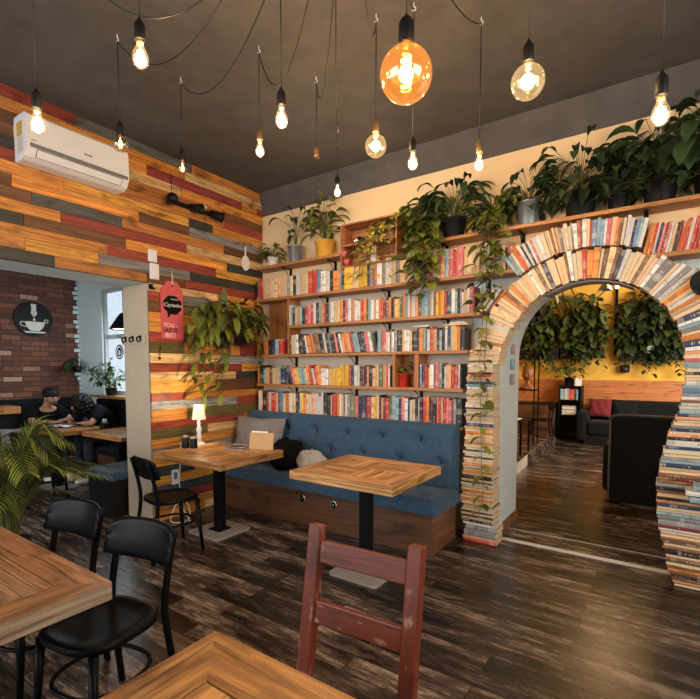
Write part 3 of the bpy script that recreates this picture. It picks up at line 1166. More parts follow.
def book_mesh(w, h, d, mat, pages_out=False, w2=None):
    """spine towards -y, standing on z = 0; w2: thickness at the upper end of a spread book"""
    w2 = w2 or w
    cv = min(0.0022, w * 0.14)
    m = MB()

    def slab(a0, a1, y0, y1, z0, z1, mt):
        f = lambda a, z: a * (w + (w2 - w) * z / h)
        vs = [(f(a, z), y, z) for a in (a0, a1) for y in (y0, y1) for z in (z0, z1)]
        m.add(vs, [(0, 1, 3, 2), (4, 6, 7, 5), (0, 4, 5, 1), (2, 3, 7, 6), (0, 2, 6, 4), (1, 5, 7, 3)], mt)
    k = cv / w
    slab(-0.5, -0.5 + k, -d / 2, d / 2, 0, h, 0)
    slab(0.5 - k, 0.5, -d / 2, d / 2, 0, h, 0)
    if pages_out:
        slab(-0.5 + k, 0.5 - k, d / 2 - 0.002, d / 2, 0, h, 0)
        slab(-0.5 + k, 0.5 - k, -d / 2 + 0.003, d / 2 - 0.002, 0.003, h - 0.003, 1)
    else:
        # rounded spine
        pts = [(-0.5 + k, -d / 2 + 0.001), (-0.25, -d / 2 - 0.0018), (0.0, -d / 2 - 0.0026), (0.25, -d / 2 - 0.0018), (0.5 - k, -d / 2 + 0.001)]
        vs = [(a * w, y, 0) for a, y in pts] + [(a * w2, y, h) for a, y in pts]
        m.add(vs, [(i, i + 1, 6 + i, 5 + i) for i in range(4)], 0, (1, 1, 1), True)
        slab(-0.5 + k, 0.5 - k, -d / 2 + 0.001, d / 2 - 0.003, 0.003, h - 0.003, 1)
    return m


def put_book(letter, w, h, d, loc, ang, label, group, name='book', pages_out=False, w2=None, rz=0.0):
    """ang: lean to the right in radians, 0 = upright"""
    o = book_mesh(w, h, d, 0, pages_out, w2).build(name, [BOOKM[letter], M_paper])
    o.location = loc
    o.rotation_euler = Euler((0, ang, rz))
    tag(o, label, 'book', group)
    return o


def parse(seq):
    out = []
    for s in seq.split():
        lean = 0
        if s[0] in '<>':
            lean = -1 if s[0] == '<' else 1
            s = s[1:]
        out.append((s[0], float(s[1:]), lean))
    return out


def book_row(seq, px0, px1, top, h0, h1, where, group, seed, lean_deg=13):
    rnd = random.Random(seed)
    items = parse(seq)
    tot = sum(w for c, w, l in items)
    px = px0
    n = 0
    prev_h = None
    for c, w, l in items:
        a, b = px, px + w * (px1 - px0) / tot
        px = b
        if c == '_':
            prev_h = None
            continue
        n += 1
        x0, x1 = wall_x(a, -0.19), wall_x(b, -0.19)
        if prev_h is None or rnd.random() < 0.6:
            prev_h = rnd.uniform(h0, h1)
        h = min(h1, max(h0 * 0.96, prev_h + rnd.uniform(-0.007, 0.007)))
        wd_ = x1 - x0
        d = rnd.uniform(0.12, 0.15)
        yfront = -0.188 + rnd.uniform(0, 0.012)
        ang = rad(lean_deg) * l * rnd.uniform(0.85, 1.1)
        label = f"{BOOKC[c][2]} book {where}, {ordinal(n)} from the left"
        if l:
            wt = max(0.006, wd_ * cos(ang) - 0.0012)
            # lower corner that carries the book stays on the shelf
            zz = top + abs(sin(ang)) * wt / 2 + 0.0005
            xx = (x0 + x1) / 2 - l * abs(sin(ang)) * h * 0.5
        else:
            wt = wd_ - 0.0012
            zz, xx = top + 0.0005, (x0 + x1) / 2
        put_book(c, wt, h, d, (xx, yfront + d / 2, zz), ang, label, group)


ROW_A = ('K1.5 R2 R2.2 C3 C3 C3 C2.5 S2.5 C3 C2.5 G2.5 C2.5 K2.5 W3 C3 C4 R3.5 R4 B3 W4 W3.5 K3 O5 G2 K2.5 Y7 C5 Y7 K2 G3 P3 W4 G3 W5 C4 G3 C5 S5 T3 G3 N3 B3 S4 C5 P3 S3 T3.5 '
         'P4 R2.5 P6 C3 C4 C6 D2 C4 W4 C4 G3 C5')
ROW_B = ('W2.5 T2 K3 C3 S2.5 T2.5 K3.5 R3 P3.5 R3 W3 K3.5 T2 S3 R2.5 K3 G2.5 W4 C3 C4 O3.5 K2.5 P2.5 W4 S4 W3 W4 R2.5 O4 K1.5 T3.5 W3.5 S2 W3.5 O2.5 R3 M3 G3 O3 K2 D2 C3 Y2.5 E3 O3 '
         'T3 W2.5 O2 W4 S3.5 D4 T3 T4 G3 W3.5 D2.5 Y3 O3 Y3.5 R3 N5.5 W4 T3 K3 G2 W2 C4 W3 P3.5 M2')
ROW_C = ('D2 K2 C3 W2.5 W2.5 <K5 <K3 <W2 <O4 <O4 <D3 <D4 <K4 <W3 <K3 <G3 <K4 <P3 <K3 <W2 <S3 <O4 <S3 <R3 <T4 <T3 <K4 <N3 <P4 <W4 <E2 <K3 _2 T4 P2 P4 W4 E2 W3 G3.5 K5 Y2 W3.5 W4 C3 K6 K2 O4.5 T3 K1.5 W3.5 R3 S5 K3 T3 K3 W3 N4 C5.5 Y2 '
         'O3.5 K5.5')
ROW_D1 = 'O2 K3.5 T2.5 C4 M2.5 C3 C4 G2 N5 N3 <K2.5 <P3 <S2 <Y3 <T3.5 <T3 <C2 <O2.5 <R3 <W2 <R2 <O4 W5 W3 C3 Y2.2 Y2.4 Y2 Y2.3 Y2.5 Y2 Y2.4 Y2.2 R2.5 N3.2 W3 W2.6 K2.5 M2.5 K2.5 S2 K3.5 S3 C3.5 E4 S4 R2 W1.5 K1.5'
ROW_D2 = 'B2.5 N3.5 R3 O3 W5 D1.2 P4.5 G4 K2.5 W2 C3 S3 R4.5 R4 W2 K2'
ROW_E = ('W2.2 C2 K4.5 R2.5 W3 R4.5 S3 K2 B4 C3 O4 W3 C4 K2.5 K2 W2 Y2.5 O3 C3 W3 S4 W4 W3 W2.5 K4 K4 C2 R5 O3 W2 C2.5 D2 W2.5 G3 E5 P5 K3.5 N4.5 R6 C3 Y2.5 C3.5 K2 S3 M2 R4 E3.5 T4.5 T3 N3.5 P3.5 W4 K2 W3 C3 K3 W2 K3.5 R3.5 O4 '
         'K2 M2 K4 P2 R3.5 C2 R3 P3.5 P3.5 M1.5 G3.5 K6.5')
book_row(ROW_A, 257.5, 503, S_TOP['a'], 0.205, 0.245, 'in the uppermost straight row', 'books in the uppermost straight row', 1)
book_row(ROW_B, 288.5, 473, S_TOP['b'], 0.18, 0.225, 'in the second row from the plants', 'books in the second row', 2)
book_row(ROW_C, 287.8, 464, S_TOP['c'], 0.185, 0.215, 'in the leaning middle row', 'books in the leaning middle row', 3)
book_row(ROW_D1, 257.5, 391, S_TOP['d'], 0.175, 0.215, 'in the row with the yellow block', 'books left of the cubby', 4)
book_row(ROW_D2, 419, 461, S_TOP['d'], 0.19, 0.225, 'in the short row right of the red pot', 'books right of the cubby', 5)
book_row(ROW_E, 258, 462, S_TOP['e'], 0.222, 0.255, 'in the row behind the bench top', 'books behind the bench top', 6)
book_row('O4 K3.5 N2.5 T4 R4.5', 264, 283.5, S_TOP['c'], 0.165, 0.18, 'standing inside the corner niche', 'books inside the corner niche', 7)
# books leaning into the arch at the right ends of two rows
for k, (c, px, an) in enumerate((('K', 474, 30), ('C', 478, 33), ('W', 482, 36), ('O', 486, 40))):
    put_book(c, 0.024, 0.21, 0.13, (wall_x(px) + 0.005 * k, -0.12, S_TOP['b'] + 0.008), rad(an),
             f"{BOOKC[c][2]} book slumped towards the arch at the end of the second row", 'slumped books at the arch')
for k, (c, px) in enumerate((('N', 506), ('R', 508.7), ('P', 511.3), ('O', 514), ('Y', 517))):
    put_book(c, 0.019, 0.185, 0.13, (wall_x(px), -0.12, S_TOP['a'] + 0.002), rad(-9),
             f"{BOOKC[c][2]} book at the far right end of the uppermost straight row", 'end books of the uppermost row')
# two pairs lying flat on top of the middle row
for k, (c, p0, p1, dz) in enumerate((('W', 412, 427, 0.0), ('C', 441, 466, 0.0), ('W', 448, 463, 0.016))):
    x0, x1 = wall_x(p0), wall_x(p1)
    put_book(c, 0.0145, x1 - x0, 0.12, (x0, -0.12, S_TOP['c'] + 0.225 + dz), pi / 2,
             ['white book lying flat on the middle row above the black books', 'cream book lying flat near the right end of the middle row', 'short white book lying on a flat cream book over the middle row'][k], 'flat books on the middle row')

# --- the arch of books
GA = 'books walled into the arch'
cx, cz = ARC_C


def stack(seq, x_of, z_start, z_end, right, where, seed, group):
    rnd = random.Random(seed)
    items = parse(seq)
    tot = sum(w for c, w, l in items)
    z = z_start
    n = 0
    for c, w, l in items:
        t = w * (z_end - z_start) / tot
        n += 1
        xin, length = x_of(z + t / 2)
        length *= rnd.uniform(0.93, 1.0)
        po = c.islower() if False else rnd.random() < (0.62 if c in 'CSYO' else 0.15)
        d = rnd.uniform(0.17, 0.2)
        xx = xin + rnd.uniform(-0.008, 0.008)
        ang = pi / 2
        x0 = xx if right else xx - length
        put_book(c, t - 0.0012, length, d, (x0, -0.215 + rnd.uniform(-0.006, 0.01) + d / 2, z + t / 2), ang,
                 f"{BOOKC[c][2]} book lying in {where}, {ordinal(n)} from floor", group, 'stacked_book', po, rz=0)
        z += t


LP = ('R2 S2 G5 G4 W1.5 K2.5 C2 K1.4 C2 K1.2 C2.2 C1.5 K1.4 C3 O2 S2 C2 O2 C2 C1.6 W2 K1.2 C2 K3 C1.5 O2 D1.6 C2 S2 O2 C2 K1.2 C2 W2 K1.2 C2 C2 O2 C1.6 S2 C2 O2.4 C2 S2 N2.4 C1.6 C2 O1.5 G2 C2 C1.6 K1.2 W2 C2 C2 '
      'O2.4 C1.6 C2 S2 W1.6 T2 N2 C2 C1.6 R2.2 K1.2 C2 C2 W1.5 C2 D1.4 C2 C2 S2 C2')
stack(LP, lambda z: (2.885 - 0.012 * z + 0.035 * (z < 0.16), 0.30 - 0.05 * z), 0.002, 1.66, False, 'the tall pillar left of the arch', 21, 'books of the pillar left of the arch')
RT = [(0.0, 4.14), (0.14, 4.09), (0.24, 4.08), (0.39, 4.04), (0.53, 4.03), (0.69, 4.02), (0.86, 4.04), (1.01, 4.07), (1.2, 4.13), (1.35, 4.15), (1.46, 4.155), (1.7, 4.16)]


def right_x(z):
    for (z0, x0), (z1, x1) in zip(RT, RT[1:]):
        if z <= z1:
            return x0 + (x1 - x0) * (z - z0) / (z1 - z0), 0.34
    return RT[-1][1], 0.34


RP = ('D2 S1.6 D2 K1.4 D2.2 O1.6 D2 K2.6 D3 S1.6 K3 D2 O2.4 D1.6 D2 S2 M2 W1.6 M2 G4 G2.4 T2 D2 S2 N2.2 S2 K2 O2.6 D2 K2 G2.6 D2 M2 D2.4 O2.2 C2 N2.4 T2 G2 D2.4 T3 N2 W4 K2 S2 C1.6 N2 G2 C2 D1.6 S2 N2 T3 G2 W2 D1.8 W2 G2.2 B3 T2 W3 O2 C1.5 K2 W2')  # lower books picked darker, putting the low light there into their colours
stack(RP, right_x, 0.002, 1.50, True, 'the bulging stack right of the arch', 22, 'books of the stack right of the arch')
for k, (z, w, x, c) in enumerate(((0.66, 0.035, 4.2, 'T'), (0.70, 0.03, 4.18, 'W'), (0.735, 0.028, 4.22, 'T'))):
    put_book(c, w - 0.001, 0.25, 0.16, (x, -0.33, z), pi / 2, f"{BOOKC[c][2]} book jutting forward from the right stack, {['lowest', 'middle one', 'uppermost'][k]} of three", 'books jutting from the right stack', 'stacked_book')


def ring(seq, a0, a1, r0, length, where, seed, group, leanf=1.0):
    rnd = random.Random(seed)
    items = parse(seq)
    tot = sum(w for c, w, l in items)
    a = a0
    n = 0
    for c, w, l in items:
        da = w * (a1 - a0) / tot
        n += 1
        ang = a + da / 2
        ln = (length(ang) if callable(length) else length) * rnd.uniform(0.9, 1.0)
        r_in = (r0(ang) if callable(r0) else r0) + rnd.uniform(-0.008, 0.008)
        t0 = abs(da) * pi / 180 * r_in * 0.96
        t1 = abs(da) * pi / 180 * (r_in + ln) * 0.96
        d = rnd.uniform(0.17, 0.2)
        po = rnd.random() < (0.6 if c in 'CSYO' else 0.12)
        q = rad(ang)
        loc = (cx + r_in * cos(q), -0.215 + rnd.uniform(-0.008, 0.01) + d / 2, cz + r_in * sin(q))
        put_book(c, t0, ln, d, loc, (pi / 2 - q) * (leanf if q < pi / 2 else 1.0), f"{BOOKC[c][2]} book in {where}, {ordinal(n)} round from the left", group, 'stacked_book', po, t1)
        a += da


R1 = ('C2 S2 C2 O2 C1.5 C2 O2 S2 O2.4 S2 C1.6 W2.6 C1.6 N2.6 C2 C2.4 O1.5 C2 C2 O2 D2 C1.6 O2.4 C2 C2 S1.6 C2.6 W2 C2 D2 C1.6 N2.4 O4 S2 C2.4 D1.4 W2 T2 C2.6 R2.2 O3 O3 K1.6 D2 C2.8 D2.2 N1.8 W2 '
      'C2.2 C2 C2 D2 C1.6 R2 W2 G4.4 S1.6 W2 G2.4 W2 C1.6 O2.2 C2 W2 O2 C1.6 O2.6 N3.2 W1.6 T2 G2.4 C1.4 O3 N3.6 W2 S2 C2 P2 T3.4')
ring(R1, 183, -6, lambda a: 0.595 + 0.05 * max(0, (a - 150) / 33), lambda a: 0.225 + 0.10 * max(0, min(1, (60 - a) / 30)), 'the ring of the arch', 23, GA)
R2 = 'T1.6 G1.2 T1.3 W1.2 O1.6 R1.6 W1.6 N1.2 W1.4 N1.2 W1.4 P1.2 W2.2 W2.2 W2.2 K1.2 S1.4 D1.2 R1.4 C1.6 G1.4 D1.4 W1.8 C1.4 G1.2 W2 P1.4 D1.2 W2 C1.5 R1.2 B2.6 T1.6 B2.2 W1.2 P2.2 S2.4 O1.4 D1.6 N1.8 W1.4 W2 N1.4 B1.6 T1.6 W1.6'
ring(R2, 127, 67, 0.83, 0.205, 'the upper row fanned over the arch', 24, 'books fanned over the arch', 0.5)
ROW_F = '>O3 >O2.6 >R2.4 >W2 >N2 >P2.4 >M2 >P2.6 >W2.6 >C3 >K2 >D2 >R3.2 >O2 >R2.6 >W3 >R3.4 >R3 >R3.4 >M2 >P2.8 >B2.4 >P3 >M3 >W2 >N3 >C3'
book_row(ROW_F, 641, 722, 2.292, 0.195, 0.235, 'in the red row right of the arch', 'books in the red row right of the arch', 25, 11)
m = MB()
n = 30
arc = [(cx + 0.582 * cos(pi * k / n), cz + 0.582 * sin(pi * k / n)) for k in range(10, 21)]
o = thing('arch_rim', 'thin grey metal rim under the top books of the arch', 'rim', (0, 0, 0))
rows = [[(x, -0.2, z), (x, -0.005, z)] for x, z in arc]
m.sheet(rows)
m.build('strip', plain('dull_grey_metal', (0.3, 0.3, 0.3), 0.5, 0.3), o, solid=0.004)

# ------------------------------------------------------------------ pendant bulbs
HUB = Vector((3.15, -2.75, CEIL - 0.03))


def bulb_profile(kind):
    if kind == 'pear':      # about 60 mm
        return [(0.013, 0.0), (0.0135, -0.012), (0.017, -0.026), (0.025, -0.042), (0.0300, -0.060), (0.0295, -0.074), (0.024, -0.088), (0.014, -0.097), (0.0005, -0.100)]
    R_ = {'globe': 0.0475, 'big_globe': 0.064, 'giant_globe': 0.1}[kind]
    neck = 0.0135 if kind != 'giant_globe' else 0.022
    c = -(0.012 + math.sqrt(R_ * R_ - neck * neck))
    out = [(neck, 0.0)]
    a0 = math.asin(neck / R_)
    for k in range(13):
        a = a0 + (pi - a0) * k / 12
        out.append((max(0.0005, R_ * sin(a)), c + R_ * cos(a)))
    return out


def pendant(label, bulb_c, kind, src=None, lit=True, glow='warm', brass=False, watts=7.0, sag=0.22, with_bulb=True):
    """bulb_c: centre of the glass; src: where its swagged cable comes from"""
    bx, by, bz = bulb_c
    half = {'pear': 0.058, 'globe': 0.0575, 'big_globe': 0.075, 'giant_globe': 0.11}[kind]
    zc = bz + half          # lower end of the socket
    t = thing('pendant_bulb', label, 'pendant light', (bx, by, zc), 0, 'bare bulbs on black cords')
    sock = 0.075 if kind != 'giant_globe' else 0.1
    sr = 0.0205 if kind != 'giant_globe' else 0.03
    m = MB().lathe([(sr * 0.93, 0.0), (sr, 0.004), (sr, sock * 0.72), (sr * 0.8, sock * 0.88), (sr * 0.4, sock), (0.004, sock + 0.012)], 18)
    m.build('socket', M_brass if brass else M_rubber, t)
    top = CEIL - zc - 0.012
    MB().tube([(0, 0, sock), (0, 0, top - 0.035)], 0.003, 6).build('cord', M_cable, t)
    m = MB().tube(smooth_path([(0, 0, top + 0.008), (0.0, 0, top - 0.012), (0.012, 0, top - 0.026), (0.0, 0, top - 0.038), (-0.012, 0, top - 0.028)], 5), 0.0028, 6)
    m.build('ceiling_hook', M_white, t)
    a = Vector((bx, by, CEIL - 0.045))
    b = (Vector(src) if src else HUB) + Vector((random.uniform(-0.05, 0.05), random.uniform(-0.05, 0.05), 0))
    pts = []
    for k in range(25):
        s = k / 24
        p = a.lerp(b, s)
        p.z -= sag * 4 * s * (1 - s)
        pts.append(p - Vector((bx, by, zc)))
    MB().tube(pts, 0.0035, 6).build('swag_cable', M_cable, t)
    if not with_bulb:
        return t
    glass = {True: M_glass_lit, False: M_glass}[lit]
    if kind == 'giant_globe':
        glass = M_glass_amber
    g = MB().lathe(bulb_profile(kind), 24).build('glass_bulb', glass, t)
    MB().lathe([(0.0125, 0.001), (0.0135, -0.004), (0.0125, -0.012), (0.006, -0.016)], 14).build('screw_cap', M_brass, t)
    m = MB()
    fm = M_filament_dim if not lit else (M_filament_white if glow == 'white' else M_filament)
    if kind == 'giant_globe':
        pts = []
        for k in range(61):
            q = k / 60
            pts.append((0.017 * cos(q * 2 * pi * 4.5), 0.017 * sin(q * 2 * pi * 4.5), -0.045 - 0.105 * q))
        m.tube(pts, 0.0042, 6)
    else:
        zc2 = -half
        r_ = 0.0105 if kind == 'pear' else 0.013
        ln = 0.021 if kind == 'pear' else 0.024
        th = 0.0042 if lit else 0.0008
        for k in range(6):
            q = k * pi / 3
            m.tube([(r_ * 0.45 * cos(q), r_ * 0.45 * sin(q), zc2 + ln), (r_ * cos(q + .2), r_ * sin(q + .2), zc2), (r_ * 0.55 * cos(q), r_ * 0.55 * sin(q), zc2 - ln)], th, 5)
        m.tube([(0, 0, -0.012), (0, 0, zc2 + ln)], 0.0016, 5)
    m.build('filament', fm, g)
    if lit:
        l = bpy.data.lights.new('bulb_light', 'POINT')
        l.energy = watts
        l.color = (1.0, 0.62, 0.30) if glow == 'warm' else (1.0, 0.76, 0.50)
        l.shadow_soft_size = 0.03
        o = bpy.data.objects.new('bulb_light', l)
        COL.objects.link(o)
        o.parent = t
        o.location = (0, 0, -half)
    return t


for mm in (M_filament, M_filament_white, M_filament_dim):
    mm.cycles.emission_sampling = 'NONE'
for mm in (M_glass_lit, M_glass_amber):
    mm.cycles.emission_sampling = 'NONE'
PW = 10.5
pendant('lit pear bulb hanging in front of the white air conditioner', (1.80, -3.12, 2.545), 'pear', glow='white', watts=PW, sag=0.72)
pendant('lit pear bulb on a short cord, hanging near the top left', (2.35, -2.98, 2.69), 'pear', watts=PW, sag=0.3)
pendant('small round globe bulb with star-shaped filament beside the air conditioner', (1.17, -2.40, 2.91), 'globe', watts=3, sag=0.5, lit=False)
pendant('unlit clear pear bulb in front of the uppermost wall boards', (1.13, -1.92, 2.94), 'pear', lit=False, sag=0.45)
pendant('warm lit pear bulb with brown socket, left of the straight-hung white bulb', (1.82, -1.83, 2.92), 'pear', watts=PW, brass=True, sag=0.58)
pendant('white lit pear bulb on a long straight cord near the room corner', (2.52, -2.38, 2.67), 'pear', glow='white', watts=PW, sag=0.55)
pendant('bare lamp socket without any bulb, hanging under the dark ceiling', (1.93, -1.38, 2.95), 'pear', with_bulb=False, brass=True, sag=0.5)
pendant('small white lit bulb farthest back, above the yellow flower pot', (1.65, -0.74, 3.03), 'pear', glow='white', watts=PW, sag=0.55)
pendant('lit round globe bulb left of the huge amber globe', (2.58, -1.63, 2.82), 'big_globe', watts=PW * 1.3, brass=True, sag=0.42)
pendant('huge amber glass globe bulb with a spiral filament', (3.19, -2.41, 2.62), 'giant_globe', watts=PW * 1.1, sag=0.02)
pendant('small white lit bulb just under the right side of the amber globe', (2.80, -1.58, 2.69), 'pear', glow='white', watts=PW, sag=0.12)
pendant('lit pear bulb above the trailing plants, right of the amber globe', (3.08, -1.26, 2.73), 'pear', watts=PW, brass=True, sag=0.24)
pendant('large lit globe bulb with black socket, right of the huge amber one', (3.562, -2.10, 2.62), 'big_globe', watts=PW * 1.3, sag=0.08)
pendant('lit pear bulb in front of the large plants at the far right', (4.00, -2.05, 2.39), 'pear', src=(3.58, -2.09, CEIL - 0.03), watts=PW, sag=0.42)

# ------------------------------------------------------------------ plants


def leaf(m, base, dirv, L, W, droop=0.4, kind='lance', mat=0, fold=0.25, col=(1, 1, 1), n=5, roll=0.0):
    """one leaf blade as a folded strip"""
    d = Vector(dirv).normalized()
    side = d.cross(Vector((0, 0, 1)))
    if side.length < 1e-3:
        side = Vector((1, 0, 0))
    side.normalize()
    if roll:
        side = Matrix.Rotation(roll, 3, d) @ side
    p = Vector(base)
    step = L / n
    cur = d.copy()
    rows = []
    for i in range(n + 1):
        s = i / n
        if kind == 'lance':
            w = W * (sin(pi * min(1, s * 0.93 + 0.05)) ** 0.85)
        elif kind == 'heart':
            w = W * (0.55 + 1.3 * s) * (1 - s) ** 0.62 if s > 0 else W * 0.35
        else:
            w = W * sin(pi * (s * 0.96 + 0.02)) ** 0.6
        if i == n:
            w = 0.0008
        up = side.cross(cur).normalized()
        rows.append([p - side * w * 0.5 + up * (w * fold), p, p + side * w * 0.5 + up * (w * fold)])
        p = p + cur * step
        cur = (cur + Vector((0, 0, -droop * 2 / n))).normalized()
    m.sheet(rows, mat, col)


def tint(rnd, yellow=0.25):
    v = rnd.uniform(0.4, 1.6)
    y = rnd.uniform(0, yellow)
    return (v * (1 + 1.2 * y), v * (1 + 0.5 * y), v * (1 - 0.4 * y))


def rosette(m, ms, rnd, org, n, h0, h1, spread, L, W, droop=0.5, kind='lance', yellow=0.2, back=0.35):
    """leaves on arching stalks from one crown; back: how far they may reach towards the wall (+y)"""
    for k in range(n):
        a = rnd.uniform(0, 2 * pi)
        h = rnd.uniform(h0, h1)
        s = spread * rnd.uniform(0.25, 1.0)
        dx, dy = cos(a) * s, sin(a) * s
        if dy > 0:
            dy *= back
        tip = Vector(org) + Vector((dx, dy, h))
        mid = Vector(org) + Vector((dx * 0.35, dy * 0.35, h * 0.65))
        ms.tube(smooth_path([Vector(org) + Vector((dx * 0.05, dy * 0.05, 0)), mid, tip], 3), 0.0022, 4)
        lv = Vector((dx, dy, 0))
        if lv.length < 1e-3:
            lv = Vector((1, 0, 0))
        lv = lv.normalized() + Vector((rnd.uniform(-.3, .3), rnd.uniform(-.3, .1), rnd.uniform(-0.3, 0.55)))
        leaf(m, tip, lv, L * rnd.uniform(0.7, 1.1), W * rnd.uniform(0.7, 1.1), droop * rnd.uniform(0.6, 1.4), kind, 0, 0.2, tint(rnd, yellow), roll=rnd.uniform(-.5, .5))


def vine(m, ms, rnd, pts, gap, L, W, yellow=0.35, stem=0.002):
    path = smooth_path(pts, 8)
    ms.tube(path, stem, 4)
    acc = 0
    side = 1
    for a, b in zip(path, path[1:]):
        acc += (b - a).length
        if acc > gap:
            acc = rnd.uniform(-gap * 0.3, gap * 0.2)
            side = -side
            d = Vector((side * rnd.uniform(0.5, 1.0), -rnd.uniform(0.35, 0.8), rnd.uniform(-0.5, 0.3)))
            leaf(m, b, d, L * rnd.uniform(0.7, 1.15), W * rnd.uniform(0.7, 1.15), rnd.uniform(0.5, 1.1), 'heart', 0, 0.12, tint(rnd, yellow), 5, rnd.uniform(-.6, .6))


def mass(m, rnd, c, r, n, L, W, kind='heart', yellow=0.2):
    """dense hanging foliage: leaves through a rounded volume"""
    for k in range(n):
        while True:
            p = Vector((rnd.uniform(-1, 1), rnd.uniform(-1, 1), rnd.uniform(-1, 1)))
            if p.length < 1:
                break
        p = Vector((c[0] + p.x * r[0], c[1] + p.y * r[1], c[2] + p.z * r[2]))
        d = Vector((rnd.uniform(-1, 1), rnd.uniform(-1.2, 0.1), rnd.uniform(-0.9, 0.35)))
        leaf(m, p, d, L * rnd.uniform(0.6, 1.15), W * rnd.uniform(0.6, 1.15), rnd.uniform(0.4, 1.0), kind, 0, 0.15, tint(rnd, yellow), 4, rnd.uniform(-.8, .8))


def pot(t, r0, r1, h, mat, soil=True, rim=0.006):
    m = MB().lathe([(r0 * 0.96, 0.0), (r0, 0.004), (r1, h - 0.012), (r1 + rim, h - 0.01), (r1 + rim, h), (r1 - 0.004, h), (r1 - 0.008, h - 0.02), (0.001, h - 0.022)], 26)
    o = m.build('pot', mat, t)
    MB().lathe([(r1 - 0.012, h - 0.0215), (r1 * 0.6, h - 0.014), (0.001, h - 0.012)], 18).build('soil', M_soil, t)
    return o


ZS = S_TOP['plant'] + 0.0006
M_whitepot = plain('white_glazed_pot', (0.75, 0.72, 0.68), 0.3, vary=0.05)
M_yellowpot = plain('ochre_glazed_pot', (0.62, 0.34, 0.045), 0.4, vary=0.15)
M_darkpot = plain('dark_nursery_pot', (0.008, 0.008, 0.009), 0.45, spec=0.3)
M_wicker = plain('woven_wicker', (0.30, 0.16, 0.06), 0.7, vary=0.5, scale=70, bump=0.8)
M_redpot = plain('red_glazed_pot', (0.55, 0.035, 0.025), 0.35)
M_terra = plain('peach_clay_pot', (0.52, 0.27, 0.15), 0.7)
M_bluepot = plain('blue_black_planter', (0.009, 0.014, 0.022), 0.45, spec=0.3)


def potted(label, loc, potspec, potmat, builder, leafmat=None, seed=1, name='potted_plant', group=None):
    rnd = random.Random(seed)
    t = thing(name, label, 'plant', loc, 0, group)
    pot(t, *potspec, potmat)
    m, ms = MB(), MB()
    builder(m, ms, rnd, potspec[2] - 0.02)
    if -0.5 < loc[1] < 0:      # leaves press against the wall instead of passing it
        for v in m.v + ms.v:
            v.y = min(v.y, -loc[1] - 0.006 - 0.02 * abs(math.sin(v.x * 37)))
    m.build('foliage', leafmat or M_leaf, t)
    if ms.v:
        ms.build('stems', M_stem, t)
    return t


SH = 2.6456     # top of the long plant shelf
potted('small leafy plant in a white pot at the room corner end of the shelf', (0.27, -0.11, ZS), (0.05, 0.06, 0.105), M_whitepot,
       lambda m, ms, r, h: rosette(m, ms, r, (0, 0, h), 26, 0.0, 0.16, 0.12, 0.13, 0.055, 0.9, 'oval'), seed=2)


def arching(m, ms, r, h):
    for tip, L in (((-0.20, -0.04, 0.34), 0.17), ((-0.02, -0.04, 0.31), 0.12), ((0.10, -0.03, 0.38), 0.15), ((0.16, -0.05, 0.24), 0.2), ((0.05, -0.05, 0.24), 0.22), ((-0.03, -0.03, 0.40), 0.13), ((0.19, -0.02, 0.33), 0.14)):
        t_ = Vector((tip[0], tip[1], h + tip[2]))
        ms.tube(smooth_path([(0, 0, h), (tip[0] * 0.3, tip[1] * 0.4, h + tip[2] * 0.7), t_], 4), 0.003, 5)
        leaf(m, t_, (tip[0], tip[1] * 2, 0.12), L, L * 0.3, 1.3, 'lance', 0, 0.25, tint(r, 0.1), 6, r.uniform(-.4, .4))
    rosette(m, ms, r, (0, 0, h), 5, 0.12, 0.22, 0.12, 0.15, 0.045, 1.0)


potted('sparse arching plant in a grey metal pot, between the white and the ochre pots', (0.62, -0.11, ZS), (0.072, 0.092, 0.175), M_galv, arching, M_leaf_dark, 3)
potted('bushy broad-leaved plant in an ochre yellow pot', (1.03, -0.11, ZS), (0.092, 0.11, 0.17), M_yellowpot,
       lambda m, ms, r, h: (rosette(m, ms, r, (0, 0, h), 34, 0.08, 0.36, 0.17, 0.2, 0.075, 0.8, 'lance', 0.3), rosette(m, ms, r, (0, 0, h), 8, 0.3, 0.5, 0.10, 0.15, 0.075, 0.3, 'oval', 0.4)), seed=4)


def pothos_big(m, ms, r, h):
    rosette(m, ms, r, (0, 0, h), 40, -0.02, 0.27, 0.17, 0.18, 0.12, 1.0, 'heart', 0.35)
    for k in range(11):
        x = r.uniform(-0.12, 0.22)
        l = r.uniform(0.15, 0.5)
        vine(m, ms, r, [(0, 0, h), (x * 0.7, -0.12, h + 0.05), (x, -0.145, h - 0.12), (x + r.uniform(-.05, .05), -0.14, h - 0.1 - l)], 0.05, 0.15, 0.11, 0.45)


potted('heart-leaved pothos right of the crate, trailing over two rows of books', (2.17, -0.10, SH), (0.075, 0.09, 0.13), M_darkpot, pothos_big, None, 5)
potted('dark glossy peace lily on the plant shelf between two pothos plants', (2.46, -0.10, SH), (0.085, 0.105, 0.17), M_darkpot,
       lambda m, ms, r, h: rosette(m, ms, r, (0, 0, h), 75, -0.02, 0.32, 0.24, 0.25, 0.06, 1.0, 'lance', 0.1), M_leaf_dark, 6)


